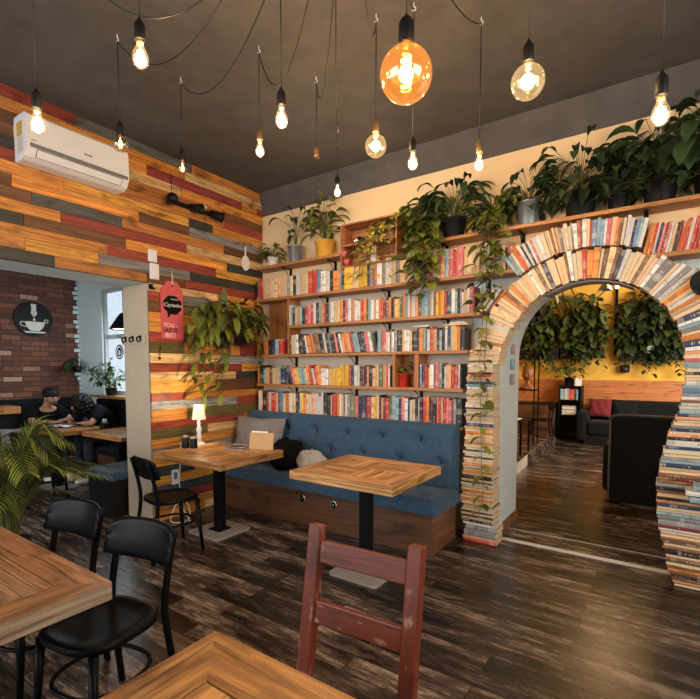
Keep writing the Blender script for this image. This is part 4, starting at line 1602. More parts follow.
def pothos_long(m, ms, r, h):
    rosette(m, ms, r, (0, 0, h), 30, -0.02, 0.18, 0.17, 0.15, 0.10, 1.0, 'heart', 0.45)
    for k in range(6):
        x = r.uniform(-0.08, 0.12)
        l = r.uniform(0.2, 0.65)
        vine(m, ms, r, [(0, 0, h), (x * 0.7, -0.13, h + 0.04), (x, -0.15, h - 0.12), (x + r.uniform(-.04, .04), -0.16, h - 0.12 - l)], 0.05, 0.135, 0.10, 0.45)
    zb = -SH
    for k, (x, zend) in enumerate(((0.0, 0.20), (0.03, 0.95))):
        pts = [(0, 0, h), (x, -0.14, h + 0.03), (x - 0.01, -0.17, h - 0.3)]
        z = 2.0
        while z > zend:
            pts.append((x + r.uniform(-0.025, 0.025), -0.17 + r.uniform(-0.01, 0.008), zb + z))
            z -= 0.22
        vine(m, ms, r, pts, 0.07, 0.12, 0.075, 0.35, 0.0025)


potted('pothos whose long vine trails down the book pillar to the floor', (2.79, -0.09, SH), (0.065, 0.075, 0.12), M_terra, pothos_long, None, 8)
potted('peace lily in a galvanised bucket above the left of the arch', (3.09, -0.10, SH), (0.078, 0.085, 0.19), M_galv,
       lambda m, ms, r, h: rosette(m, ms, r, (0, 0, h), 56, -0.05, 0.25, 0.21, 0.18, 0.06, 1.0, 'lance', 0.1), M_leaf_dark, 9)
potted('large dark peace lily in a wide black pot above the top of the arch', (3.47, -0.11, SH), (0.095, 0.115, 0.18), M_darkpot,
       lambda m, ms, r, h: rosette(m, ms, r, (0, 0, h), 80, -0.04, 0.33, 0.28, 0.23, 0.068, 1.0, 'lance', 0.1), M_leaf_dark, 10)
potted('leafy plant in a small dark pot between two bigger dark plants', (3.72, -0.10, SH), (0.06, 0.07, 0.11), M_darkpot,
       lambda m, ms, r, h: (rosette(m, ms, r, (0, 0, h), 34, -0.03, 0.22, 0.19, 0.19, 0.062, 0.9, 'lance', 0.25), rosette(m, ms, r, (0, 0, h), 7, 0.26, 0.40, 0.10, 0.19, 0.045, 0.9)), M_leaf_dark, 11)
potted('tall dense dark plant behind the rightmost hanging bulb', (3.97, -0.11, SH), (0.09, 0.11, 0.17), M_darkpot,
       lambda m, ms, r, h: rosette(m, ms, r, (0, 0, h), 105, -0.06, 0.43, 0.27, 0.23, 0.07, 0.9, 'lance', 0.1), M_leaf_dark, 12)
potted('dark plant with big drooping grey-green leaves at the right edge of the shelf', (4.26, -0.11, SH), (0.09, 0.11, 0.17), M_darkpot,
       lambda m, ms, r, h: (rosette(m, ms, r, (0, 0, h), 70, -0.06, 0.48, 0.24, 0.2, 0.07, 0.9, 'lance', 0.1), rosette(m, ms, r, (0, -0.05, h), 18, 0.0, 0.26, 0.24, 0.32, 0.12, 1.1, 'oval', 0.0)), M_leaf_dark, 13)

# wall plants between the tag sign and the book wall
WP = 'black pots hung on the plank wall'


def wallpot(label, y, z, seed, builder):
    rnd = random.Random(seed)
    t = thing('wall_planter', label, 'plant', (0.004, y, z), 0, WP)
    m = MB().lathe([(0.062, 0.0), (0.066, 0.004), (0.085, 0.17), (0.09, 0.172), (0.09, 0.185), (0.081, 0.185), (0.078, 0.165), (0.001, 0.163)], 24, M=T(0.1, 0, 0))
    m.box(-0.003, 0.02, -0.02, 0.02, 0.12, 0.18)
    m.build('pot', M_bluepot, t)
    MB().lathe([(0.075, 0.164), (0.001, 0.17)], 16, M=T(0.1, 0, 0)).build('soil', M_soil, t)
    m, ms = MB(), MB()
    builder(m, ms, rnd)
    for v in m.v + ms.v:
        v.x = max(v.x, 0.008)
        v.y = min(v.y, -y - 0.215)
    m.build('foliage', M_leaf, t)
    ms.build('stems', M_stem, t)


def wp1(m, ms, r):
    for k in range(70):
        yy = r.uniform(-0.42, 0.25)
        h = r.uniform(0.02, 0.34) - abs(yy) * 0.25
        tip = Vector((0.1 + r.uniform(0.02, 0.16), yy, 0.17 + h))
        ms.tube(smooth_path([(0.1, 0, 0.165), (0.1, yy * 0.5, 0.165 + h * 0.8), tip], 3), 0.0025, 4)
        leaf(m, tip, (r.uniform(0.2, 0.9), yy * 2 + r.uniform(-.5, .5), r.uniform(-.5, .3)), r.uniform(0.17, 0.26), r.uniform(0.055, 0.08), 0.9, 'lance', 0, 0.2, tint(r, 0.5), 5, r.uniform(-.6, .6))
    for y0, l in ((-0.30, 0.55), (-0.22, 0.46), (-0.05, 0.5), (-0.38, 0.34), (0.02, 0.3)):
        vine(m, ms, r, [(0.1, 0, 0.165), (0.17, y0 * 0.6, 0.2), (0.17, y0, 0.05), (0.15, y0 - 0.03, 0.02 - l)], 0.05, 0.2, 0.07, 0.6)
    leaf(m, (0.06, 0.05, 0.30), (0.0, 0.04, 1), 0.36, 0.085, -0.02, 'oval', 0, 0.1, (0.7, 0.8, 0.8), 6, 0.8)


def wp2(m, ms, r):
    for k in range(40):
        yy = r.uniform(-0.18, 0.28)
        h = r.uniform(0.02, 0.30)
        tip = Vector((0.1 + r.uniform(0.0, 0.12), yy, 0.17 + h))
        ms.tube(smooth_path([(0.1, 0, 0.165), (0.1, yy * 0.5, 0.165 + h * 0.8), tip], 3), 0.0025, 4)
        leaf(m, tip, (r.uniform(0.2, 0.8), yy * 2 + r.uniform(-.4, .4), r.uniform(-.5, .4)), r.uniform(0.12, 0.2), r.uniform(0.055, 0.085), 0.9, 'lance', 0, 0.2, tint(r, 0.4), 5, r.uniform(-.6, .6))
    vine(m, ms, r, [(0.1, 0, 0.165), (0.12, 0.1, 0.42), (0.16, 0.19, 0.34), (0.18, 0.205, 0.1), (0.18, 0.21, -0.18)], 0.06, 0.15, 0.07, 0.3)


wallpot('black wall pot with trailing variegated leaves, nearer the pink tag sign', -0.72, 1.72, 31, wp1)
wallpot('black wall pot nearer the corner, its vine hanging beside the niche', -0.45, 1.76, 32, wp2)

# red pot in the cubby
potted('small green plant in a red pot inside the wooden cubby', (wall_x(403.5, -0.09), -0.09, S_TOP['d'] + 0.0006), (0.05, 0.058, 0.125), M_redpot,
       lambda m, ms, r, h: rosette(m, ms, r, (0, 0, h), 9, 0.05, 0.13, 0.06, 0.11, 0.05, 0.8, 'lance', 0.4), seed=40)

# slatted crate hung between the two shelves
cr = thing('wooden_crate', 'open red-brown slatted crate of small decorations on the book wall', 'crate', (1.30, -0.004, 2.515))
W_, H_, D_ = 0.645, 0.41, 0.205
for x in (0.0, W_ - 0.016):
    MB().box(x, x + 0.016, -D_, 0, 0, H_).build('side_board', M_crate, cr)
for z in (0.0, 0.21):
    MB().box(0.017, W_ - 0.017, -D_ + 0.01, -0.013, z, z + 0.014).build('shelf_board', M_crate, cr)
for k in range(4):
    MB().box(0.0165, W_ - 0.0165, -0.012, 0, 0.02 + 0.1 * k, 0.105 + 0.1 * k).build('back_slat', M_crate, cr)
for y0, y1 in ((-0.205, -0.145), (-0.13, -0.07), (-0.055, -0.005)):
    MB().box(-0.002, W_ + 0.002, y0, y1, H_ + 0.001, H_ + 0.015).build('top_slat', M_crate, cr)
CX, CZ1, CZ0 = 1.30, 2.515 + 0.2246, 2.515 + 0.0146
t = thing('toy_camera', 'small black vintage camera on the upper level of the crate', 'camera', (1.47, -0.12, CZ1))
MB().box(-0.055, 0.055, -0.025, 0.025, 0, 0.065).box(-0.02, 0.02, -0.02, 0.02, 0.065, 0.08).build('body', M_rubber, t, bevel=0.004)
MB().lathe([(0.024, 0), (0.026, 0.03), (0.02, 0.032), (0.018, 0.02)], 18, M=T(0, -0.025, 0.032) @ R('X', 90)).build('lens', M_chrome, t)
t = thing('flower_toy', 'small blue flower ornament on the upper level of the crate', 'ornament', (1.70, -0.12, CZ1))
m = MB()
for k in range(7):
    a = 2 * pi * k / 7
    m.ball((0.028 * cos(a), 0, 0.085 + 0.028 * sin(a)), 0.017, 0.01, 0.017, 8, 6)
m.build('petals', plain('blue_paint', (0.06, 0.2, 0.42), 0.5), t)
MB().ball((0, -0.006, 0.085), 0.014, 0.012, 0.014, 8, 6).tube([(0, 0, 0), (0, 0, 0.07)], 0.004, 6).build('stem', M_stem, t)
t = thing('paper_heart', 'pink paper hearts hanging at the left end of the crate', 'ornament', (1.345, -0.215, 2.515))
hp = [(0.0, -0.032), (0.034, 0.004), (0.034, 0.02), (0.02, 0.03), (0.0, 0.016), (-0.02, 0.03), (-0.034, 0.02), (-0.034, 0.004)]
for k, (dx, dz, s) in enumerate(((0.0, 0.135, 1.0), (0.035, 0.05, 0.95))):
    MB().prism([(x * s, y * s) for x, y in hp], -0.004, 0.0, M=T(dx, 0, dz) @ R('X', 90)).build('heart', plain('pink_card', (0.62, 0.10, 0.13), 0.6), t)
MB().tube([(0, 0.002, 0.41), (0, 0.002, 0.14), (0.035, 0.002, 0.05)], 0.0015, 5).build('string', M_paper, t)
t = thing('ceramic_bunny', 'white ceramic ornament on the lower level of the crate', 'ornament', (1.65, -0.13, CZ0))
m = MB().lathe([(0.03, 0), (0.04, 0.02), (0.042, 0.05), (0.03, 0.085), (0.012, 0.095)], 16)
m.ball((0, -0.008, 0.115), 0.03, 0.03, 0.028)
m.ball((-0.014, 0, 0.155), 0.008, 0.006, 0.028).ball((0.014, 0, 0.155), 0.008, 0.006, 0.028)
m.build('body', M_whitepot, t)


def crate_plant(m, ms, r, h):
    rosette(m, ms, r, (0, -0.02, h), 26, 0.0, 0.12, 0.12, 0.10, 0.07, 0.9, 'heart', 1.1, 0.1)
    for k in range(11):
        x = r.uniform(-0.40, 0.12)
        l = r.uniform(0.08, 0.36)
        vine(m, ms, r, [(0, 0, h), (x * 0.35, -0.10, h + 0.05), (x * 0.8, -0.145, h - 0.1), (x, -0.15, h - 0.15 - l)], 0.055, 0.085, 0.062, 0.9)


t = potted('yellow-green pothos in a wicker pot at the right side of the crate', (1.83, -0.105, CZ1), (0.05, 0.06, 0.085), M_wicker, crate_plant, plain('variegated_leaf', (0.25, 0.26, 0.07), 0.4, vary=0.5, scale=40, attr=True), 41)

# palm by the doorway
rnd = random.Random(50)
t = thing('potted_palm', 'feathery green palm standing on the floor by the snug opening', 'plant', (0.06, -2.70, 0))
pot(t, 0.10, 0.125, 0.22, M_darkpot)
m, ms = MB(), MB()
for k in range(34):
    a = rnd.uniform(0, 2 * pi)
    h = rnd.uniform(0.30, 0.80)
    s = rnd.uniform(0.25, 0.6)
    if k < 5:
        a, h, s = rad(20 + 22 * k), rnd.uniform(0.75, 0.9), 0.3
    dx, dy = cos(a), sin(a)
    p = smooth_path([(dx * 0.03, dy * 0.03, 0.22), (dx * s * 0.22, dy * s * 0.22, 0.22 + h * 0.6), (dx * s * 0.6, dy * s * 0.6, 0.22 + h * 0.98), (dx * s * 1.2, dy * s * 1.2, 0.22 + h * 0.86)], 9)
    ms.tube(p, [0.006 - 0.0045 * i / (len(p) - 1) for i in range(len(p))], 5)
    c = tint(rnd, 0.3)
    for i in range(9, len(p)):
        f = (i - 9) / (len(p) - 9)
        tg = (p[i] - p[i - 1]).normalized()
        sd = tg.cross(Vector((0, 0, 1))).normalized()
        for q in (-1, 1):
            leaf(m, p[i], sd * q * 0.7 + tg * 0.9 + Vector((0, 0, 0.12)), 0.25 * (1 - 0.45 * f) * rnd.uniform(0.85, 1.1), 0.011, 0.5, 'lance', 0, 0.3, c, 4)
m.build('fronds', M_leaf, t)
ms.build('stems', M_stem, t)

# ------------------------------------------------------------------ things on the plank wall
t = thing('air_conditioner', 'white split air conditioner high on the plank wall', 'air conditioner', (0.002, -2.55, 3.03))
L_ = 0.765
prof = [(0.0, 0.0), (0.12, 0.0), (0.165, 0.018), (0.205, 0.075), (0.207, 0.10), (0.20, 0.30), (0.185, 0.318), (0.0, 0.322)]
MB().prism([(-z, x) for x, z in prof], 0, L_, 0, M=Matrix(((0, 1, 0, 0), (0, 0, 1, 0), (-1, 0, 0, 0), (0, 0, 0, 1)))).build('body', M_white, t, bevel=0.006)
M_acbar = plain('silver_grey_strip', (0.28, 0.29, 0.30), 0.3, 0.4)
MB().box(0.2045, 0.2105, 0.02, L_ - 0.012, 0.074, 0.104).build('trim_strip', M_acbar, t, bevel=0.002)
Mx = T(0.168, 0, 0.018) @ Matrix.Rotation(math.atan2(0.057, 0.04), 4, 'Y').inverted()
m = MB().box(0.006, 0.062, 0.07, L_ - 0.06, -0.003, 0.002, M=Mx)
m.build('louver', M_white, t, bevel=0.002)
m = MB()
for a, b2 in ((0.003, 0.006), (0.062, 0.065)):
    m.box(a, b2, 0.067, L_ - 0.057, -0.002, 0.0025, M=Mx)
m.box(0.003, 0.065, 0.067, 0.07, -0.002, 0.0025, M=Mx).box(0.003, 0.065, L_ - 0.06, L_ - 0.057, -0.002, 0.0025, M=Mx)
m.build('louver_gap', M_rubber, t)
MB().box(0.2015, 0.2055, 0.40, 0.46, 0.158, 0.166).box(0.2035, 0.2065, 0.03, 0.06, 0.125, 0.129).build('maker_mark', M_rubber, t)
MB().box(0.05, 0.14, -0.0025, 0.001, 0.17, 0.27).box(0.06, 0.15, -0.0025, 0.001, 0.05, 0.16, 1).build('rating_sticker', [plain('yellow_sticker', (0.62, 0.38, 0.08), 0.5, vary=0.4, scale=60), plain('white_sticker', (0.62, 0.58, 0.5), 0.5, vary=0.3, scale=60)], t)

t = thing('spotlight_rail', 'black rail of chunky spotlights on the plank wall', 'spotlight', (0.002, -1.34, 3.10))
MB().box(0.0, 0.03, 0.10, 0.62, 0.01, 0.05).build('rail', M_rubber, t, bevel=0.004)
MB().tube([(0.015, 0.1, 0.05), (0.012, 0.1, 0.3)], 0.003, 6).build('cable', M_cable, t)
for k, (y, az, el) in enumerate(((0.06, -25, -6), (0.33, 10, -14), (0.58, 35, -20))):
    Mx = T(0.055, y, 0.025) @ R('Z', az) @ R('Y', 90 - el)
    MB().lathe([(0.032, -0.05), (0.04, -0.045), (0.046, 0.07), (0.052, 0.09), (0.047, 0.09), (0.042, 0.06), (0.001, 0.055)], 20, M=Mx).build('spot_head', M_rubber, t)
    MB().tube([(0.01, y + 0.02, 0.03), (0.05, y, 0.025)], 0.012, 8).build('swivel', M_rubber, t)
MB().lathe([(0.02, 0), (0.024, 0.035), (0.001, 0.036)], 14, M=T(0.10, 0.40, 0.03) @ R('Y', 60)).build('clip', M_white, t)

for k, (y, z, w_, h_) in enumerate(((-1.465, 2.505, 0.085, 0.115), (-1.45, 2.345, 0.09, 0.15))):
    t = thing('wall_thermostat', ['upper of two white boxes on the boards near the opening', 'lower, larger of two white boxes on the boards near the opening'][k], 'thermostat', (0.003, y, z), 0, 'white wall boxes')
    MB().box(0, 0.028, -w_ / 2, w_ / 2, 0, h_).build('housing', M_white, t, bevel=0.008)
    MB().box(0.0282, 0.0288, -0.006, 0.006, h_ * 0.1, h_ * 0.14).build('indicator', M_plaster_grey, t)
t = thing('hook_bracket', 'tiny dark metal fitting under the white wall boxes', 'fitting', (0.003, -1.475, 2.25))
MB().box(0, 0.012, -0.03, 0.03, 0, 0.05).lathe([(0.018, 0), (0.018, 0.03), (0.001, 0.031)], 12, M=T(0.01, 0.0, 0.025) @ R('Y', 90)).build('body', M_blackmetal, t, bevel=0.002)
MB().ball((0.045, 0.0, 0.025), 0.01).build('button', M_white, t)

# pink tag sign
t = thing('tag_sign', 'pink wooden tag with a black speech bubble, hanging from a string', 'sign', (0.003, -1.262, 1.79))
RX = Matrix(((0, 0, 1, 0), (1, 0, 0, 0), (0, 1, 0, 0), (0, 0, 0, 1)))   # (u right, v up, out) -> wall
M_pink = plain('pink_paint', (0.66, 0.115, 0.125), 0.6, vary=0.25, scale=18)
w_, h_ = 0.123, 0.565
MB().prism([(-w_, 0), (w_, 0), (w_, h_ - 0.09), (0.055, h_), (-0.055, h_), (-w_, h_ - 0.09)], 0.0, 0.014, M=RX).build('board', M_pink, t, bevel=0.002)
bub = []
for k in range(48):
    a = 2 * pi * k / 48
    r = 1 + 0.09 * abs(sin(a * 4))
    bub.append((0.097 * r * cos(a), 0.335 + 0.088 * r * sin(a)))
m = MB().prism(bub, 0.0145, 0.0165, M=RX)
m.prism([(-0.06, 0.27), (-0.01, 0.262), (-0.055, 0.205)], 0.0145, 0.0162, M=RX)
m.prism([(0.014 * cos(k * pi / 8), 0.525 + 0.014 * sin(k * pi / 8)) for k in range(16)], 0.0145, 0.0155, M=RX)
m.build('speech_bubble', M_blackmetal, t)
MB().tube(smooth_path([(0.016, -0.004, 0.525), (0.02, -0.006, 0.6), (0.012, 0, 0.655), (0.02, 0.006, 0.6), (0.016, 0.004, 0.525)], 5), 0.003, 6).ball((0.012, 0, 0.66), 0.008).build('string', M_paper, t)


def text_mesh(name, body, size, mat, parent, M, extrude=0.001, shear=0.0):
    c = bpy.data.curves.new(name, 'FONT')
    c.body = body
    c.size = size
    c.extrude = extrude
    c.shear = shear
    c.align_x = 'CENTER'
    tmp = bpy.data.objects.new(name, c)
    COL.objects.link(tmp)
    dg = bpy.context.evaluated_depsgraph_get()
    me = bpy.data.meshes.new_from_object(tmp.evaluated_get(dg))
    bpy.data.objects.remove(tmp)
    me.transform(M)
    me.materials.clear()
    me.materials.append(mat)
    o = bpy.data.objects.new(name, me)
    COL.objects.link(o)
    o.parent = parent
    return o


text_mesh('bubble_text', 'Czytanko', 0.052, M_white, t, RX @ T(0, 0.318, 0.0175), shear=0.25)
MB().box(0.0166, 0.0185, -0.02, 0.06, 0.388, 0.394).build('underline', M_white, t)
for k, s_ in enumerate(('YOU -', 'SAY IT', 'BEST')):
    text_mesh('lettering', s_, 0.058, M_white if k != 1 else M_blackmetal, t, RX @ T(-0.028, 0.118 - 0.05 * k, 0.0155))

t = thing('hand_mirror', 'white oval paddle hanging on the boards by the corner', 'mirror', (0.004, -0.29, 2.63))
MB().prism([(0.058 * cos(2 * pi * k / 28), 0.085 + 0.085 * sin(2 * pi * k / 28)) for k in range(28)], 0.002, 0.014, M=RX, smooth=True).build('oval', M_white, t)
MB().box(0.002, 0.012, -0.009, 0.009, 0.168, 0.27).build('handle', M_white, t, bevel=0.003)
MB().tube([(0.008, 0.0, 0.27), (0.006, -0.02, 0.32), (0.006, -0.045, 0.24)], 0.0025, 6).build('loop', M_cable, t)

t = thing('power_outlet', 'white wall outlet with a blue sticker under the lamp table', 'outlet', (0.003, -1.27, 0.335))
MB().box(0, 0.012, -0.04, 0.04, 0, 0.15).build('plate', M_white, t, bevel=0.004)
MB().box(0.0125, 0.0135, -0.02, 0.02, 0.055, 0.125).build('blue_sticker', plain('blue_print', (0.10, 0.2, 0.5), 0.5, vary=0.6, scale=120), t)
rnd = random.Random(5)
o = MB().tube(smooth_path([(0.02, -1.21, 0.75), (0.02, -1.22, 0.5), (0.03, -1.24, 0.36), (0.05, -1.23, 0.24), (0.09, -1.18, 0.1), (0.16, -1.22, 0.01), (0.22, -1.35, 0.008), (0.14, -1.42, 0.03), (0.08, -1.3, 0.16), (0.13, -1.25, 0.06), (0.28, -1.3, 0.008)], 8), 0.0045, 6).build('white_cable', M_white)
tag(o, 'white cable tangled on the floor under the lamp table', 'cable')
o = MB().tube(smooth_path([(0.012, -1.40, 1.72), (0.014, -1.41, 1.66), (0.02, -1.415, 1.62)], 5), 0.004, 6).ball((0.016, -1.415, 1.60), 0.014).build('wall_hook', M_blackmetal)
tag(o, 'small black hook on the boards below the pink tag', 'hook')

# coat hooks on the end of the pier
t = thing('coat_rack', 'cream rail with three dark hooks on the pier of the opening', 'coat rack', (-0.26, -1.506, 1.74))
MB().box(-0.2, 0.2, -0.012, 0, 0, 0.09).build('rail', M_plaster_beige, t, bevel=0.003)
for x in (-0.13, 0.0, 0.13):
    MB().tube(smooth_path([(x, -0.012, 0.068), (x, -0.045, 0.06), (x, -0.05, 0.03), (x, -0.03, 0.018)], 4), 0.008, 8).box(x - 0.014, x + 0.014, -0.016, -0.012, 0.025, 0.08).build('hook', M_blackmetal, t)

# ------------------------------------------------------------------ on and around the lamp table
t = thing('table_lamp', 'small white table lamp with a glowing cream shade', 'lamp', (0.335, -1.22, 0.7604))
MB().lathe([(0.058, 0), (0.06, 0.008), (0.05, 0.02), (0.022, 0.034), (0.018, 0.06), (0.028, 0.085), (0.018, 0.11), (0.026, 0.14), (0.026, 0.16), (0.015, 0.19), (0.02, 0.21), (0.01, 0.24), (0.008, 0.30)], 22).build('base', M_white, t)
m, nt, N, L, b = nodes_of('glowing_lampshade')
b.inputs['Base Color'].default_value = (0.85, 0.72, 0.5, 1)
b.inputs['Transmission Weight'].default_value = 0.0
b.inputs['Emission Color'].default_value = (1.0, 0.80, 0.50, 1)
b.inputs['Emission Strength'].default_value = 0.45
MB().sheet([[(r * cos(2 * pi * k / 30), r * sin(2 * pi * k / 30), z) for k in range(31)] for r, z in ((0.064, 0.25), (0.045, 0.385))]).build('shade', m, t, solid=0.003)
l = bpy.data.lights.new('lamp_bulb', 'POINT')
l.energy, l.color, l.shadow_soft_size = 4.0, (1.0, 0.72, 0.42), 0.03
o = bpy.data.objects.new('lamp_bulb', l)
COL.objects.link(o)
o.parent = t
o.location = (0, 0, 0.41)
MB().ball((0, 0, 0.325), 0.022, 0.022, 0.028, 12, 8).build('bulb', M_filament, t)

for k, (x, y, h_, r) in enumerate(((0.375, -1.40, 0.115, 0.031), (0.43, -1.355, 0.10, 0.033))):
    t = thing('condiment_jar', ['taller black condiment jar on the lamp table', 'squat black condiment jar next to a taller one on the lamp table'][k], 'jar', (x, y, 0.7604), 0, 'jars on the lamp table')
    MB().lathe([(r, 0), (r * 1.03, 0.004), (r, h_ * 0.8), (r * 0.85, h_ * 0.86)], 18).build('jar', M_rubber, t)
    MB().lathe([(r * 0.9, h_ * 0.862), (r * 0.92, h_), (r * 0.5, h_ * 1.06), (0.001, h_ * 1.07)], 18).build('lid', M_steel, t)
t = thing('menu_board', 'tan wooden menu board standing on the lamp table', 'menu board', (1.02, -1.07, 0.7604), rad(18))
MB().box(-0.12, 0.12, -0.006, 0.006, 0.0, 0.155, M=R('X', -12)).build('board', plain('tan_board', (0.55, 0.33, 0.13), 0.55, vary=0.12, scale=20), t, bevel=0.002)
MB().box(-0.115, 0.05, 0.008, 0.012, 0.01, 0.168, M=R('X', -12)).build('paper', M_white, t)
MB().box(-0.12, 0.12, 0.02, 0.10, 0, 0.008).build('foot', M_rubber, t)
t = thing('metal_tray', 'low wire tray lying on the lamp table beside the menu board', 'tray', (0.79, -1.14, 0.7604), rad(12))
MB().box(-0.11, 0.11, -0.07, 0.07, 0, 0.004).build('bottom', M_steel, t, bevel=0.001)
MB().tube([(x, y, 0.022) for x, y in superellipse(0.115, 0.075, 24, 6)], 0.004, 6, closed=True).build('rim', M_chrome, t)
MB().box(-0.09, 0.09, -0.055, 0.055, 0.0045, 0.014).build('napkins', M_plaster_grey, t)


def cushion(label, loc, rot, w, h, d, mat, name='cushion', cat='cushion'):
    t = thing(name, label, cat, loc)
    t.rotation_euler = rot
    n = 16
    f, bk = [], []
    for i in range(n + 1):
        a, b = [], []
        for j in range(n + 1):
            u, v = i / n * 2 - 1, j / n * 2 - 1
            th = d * 0.5 * ((1 - u ** 4) * (1 - v ** 4)) ** 0.55
            pinch = 1 - 0.07 * (1 - abs(v)) * abs(u) ** 3
            pinch2 = 1 - 0.07 * (1 - abs(u)) * abs(v) ** 3
            x, z = u * w / 2 * pinch, v * h / 2 * pinch2
            wob = 0.006 * sin(9 * u + 4 * v) + 0.005 * sin(11 * v - 5 * u)
            a.append((x, -th - wob, z))
            b.append((x, th, z))
        f.append(a)
        bk.append(b)
    MB().sheet(f).sheet([r[::-1] for r in bk]).build('cover', mat, t)
    return t


M_knit = plain('grey_knit', (0.21, 0.19, 0.18), 0.9, vary=0.5, scale=60, bump=0.7)
cushion('grey knitted cushion propped in the corner of the blue bench', (0.40, -0.50, 0.735), (rad(-14), 0, rad(8)), 0.65, 0.48, 0.15, M_knit)


def lump(label, name, cat, loc, radii, seed, mat, amp=0.25):
    rnd = random.Random(seed)
    ph = [rnd.uniform(0, 6.3) for _ in range(6)]
    m = MB()
    rows = []
    for i in range(19):
        th = pi * i / 18
        row = []
        for k in range(29):
            a = 2 * pi * k / 28
            r = 1 + amp * (0.4 * sin(3 * a + ph[0] + 2 * th) + 0.3 * sin(5 * a - 3 * th + ph[1]) + 0.3 * sin(7 * th + 2 * a + ph[2]))
            z = -cos(th) * r
            row.append((radii[0] * sin(th) * cos(a) * r, radii[1] * sin(th) * sin(a) * r, radii[2] * max(z, -0.8) + radii[2] * 0.8))
        rows.append(row)
    m.sheet(rows)
    o = m.build(name, mat, loc=loc)
    tag(o, label, cat)
    return o


lump('crumpled black jacket heaped on the blue bench beside the grey cushion', 'jacket', 'jacket', (0.86, -0.55, 0.468), (0.21, 0.15, 0.17), 4, M_cloth_black, 0.18)
lump('slouched grey-white cloth bag on the blue bench right of the black jacket', 'cloth_bag', 'bag', (1.18, -0.54, 0.468), (0.18, 0.13, 0.125), 9, plain('pale_grey_cloth', (0.42, 0.40, 0.37), 0.9, vary=0.25, scale=25), 0.16)

# small painted plaques on the white jamb of the arch
for k, (z, c, nm) in enumerate(((1.685, (0.30, 0.27, 0.29), 'topmost mauve-grey'), (1.54, (0.16, 0.42, 0.50), 'middle turquoise'), (1.40, (0.27, 0.24, 0.28), 'lowest mauve-grey'))):
    t = thing('wall_plaque', f'{nm} plaque of three on the white jamb of the arch', 'plaque', (2.8515, 0.40, z), 0, 'plaques on the arch jamb')
    MB().box(0, 0.012, -0.065, 0.065, -0.05, 0.05).build('plate', plain('plaque_paint_%d' % k, c, 0.5, vary=0.3, scale=50), t, bevel=0.01)
    MB().box(0.0122, 0.016, -0.03, 0.03, -0.022, 0.026).build('motif', plain('plaque_motif_%d' % k, tuple(q * 1.5 for q in c), 0.5), t, bevel=0.002)
t = thing('speaker_lamp', 'round black lamp head under the red book shelf by the arch', 'spotlight', (4.235, -0.12, 2.06))
MB().lathe([(0.05, -0.09), (0.07, -0.08), (0.075, 0.05), (0.08, 0.07), (0.07, 0.07), (0.001, 0.05)], 22, M=T(0, -0.08, -0.01) @ R('X', 80)).build('lamp_head', M_rubber, t)
MB().tube([(0, 0, 0.02), (0, 0.06, 0.12), (0, 0.115, 0.12)], 0.012, 8).build('arm', M_rubber, t)

# ------------------------------------------------------------------ snug behind the opening
M_benchblack = plain('black_bench_fabric', (0.005, 0.006, 0.008), 0.85, vary=0.3, spec=0.2)
t = thing('wall_bench', 'black padded bench along the brick wall of the snug', 'bench', (-3.485, -3.0, 0))
MB().box(0, 0.10, -2.5, 2.44, 0.46, 1.07).build('backrest', M_benchblack, t, bevel=0.02)
MB().box(0.101, 0.56, -2.5, 2.44, 0.38, 0.46).build('seat', M_benchblack, t, bevel=0.02)
MB().box(0.0, 0.52, -2.5, 2.43, 0.0, 0.379).build('base', M_bench, t)
t = thing('wall_bench', 'black padded bench under the window of the snug', 'bench', (-1.7, -0.505, 0))
MB().box(-1.18, 1.2, -0.09, 0, 0.46, 1.06).build('backrest', M_benchblack, t, bevel=0.02)
MB().box(-1.18, 1.2, -0.50, -0.091, 0.38, 0.46).build('seat', M_benchblack, t, bevel=0.02)
MB().box(-1.18, 1.2, -0.46, 0, 0, 0.379).build('base', M_bench, t)
t = thing('low_bench', 'blue-topped bench with a wooden base beside the pier', 'bench', (-0.74, -1.36, 0))
MB().box(-0.26, 0.28, -0.30, 0.32, 0.37, 0.455).build('seat', M_blue, t, bevel=0.02)
MB().box(-0.24, 0.26, -0.28, 0.30, 0, 0.369).build('base', M_rubber, t)
t = thing('framed_panel', 'black metal panel standing at the end of the snug tables', 'panel', (-0.47, -1.40, 0))
MB().box(-0.012, 0.012, -0.02, 0.32, 0.0, 0.87).build('panel', M_rubber, t, bevel=0.003)
GS = 'reclaimed-wood tables in the snug'


def snug_table(label, loc, sx, sy, seed, rz=0):
    t = thing('snug_table', label, 'table', loc, rz, GS)
    top_mesh(sx, sy, 0.045, 0.75, (0.55, 0.26, 0.085), seed, 0.10).build('tabletop', [M_table_x, M_table_y], t, bevel=0.003, seg=1)
    MB().box(-0.045, 0.045, -0.145, -0.055, 0.02, 0.69).build('column', M_blackmetal, t, bevel=0.005)
    MB().box(-0.2, 0.2, -0.25, 0.05, 0, 0.02).build('base_plate', M_steel, t, bevel=0.003)
    MB().box(-0.18, 0.18, -0.22, 0.02, 0.69, 0.704).build('mounting_plate', M_blackmetal, t)


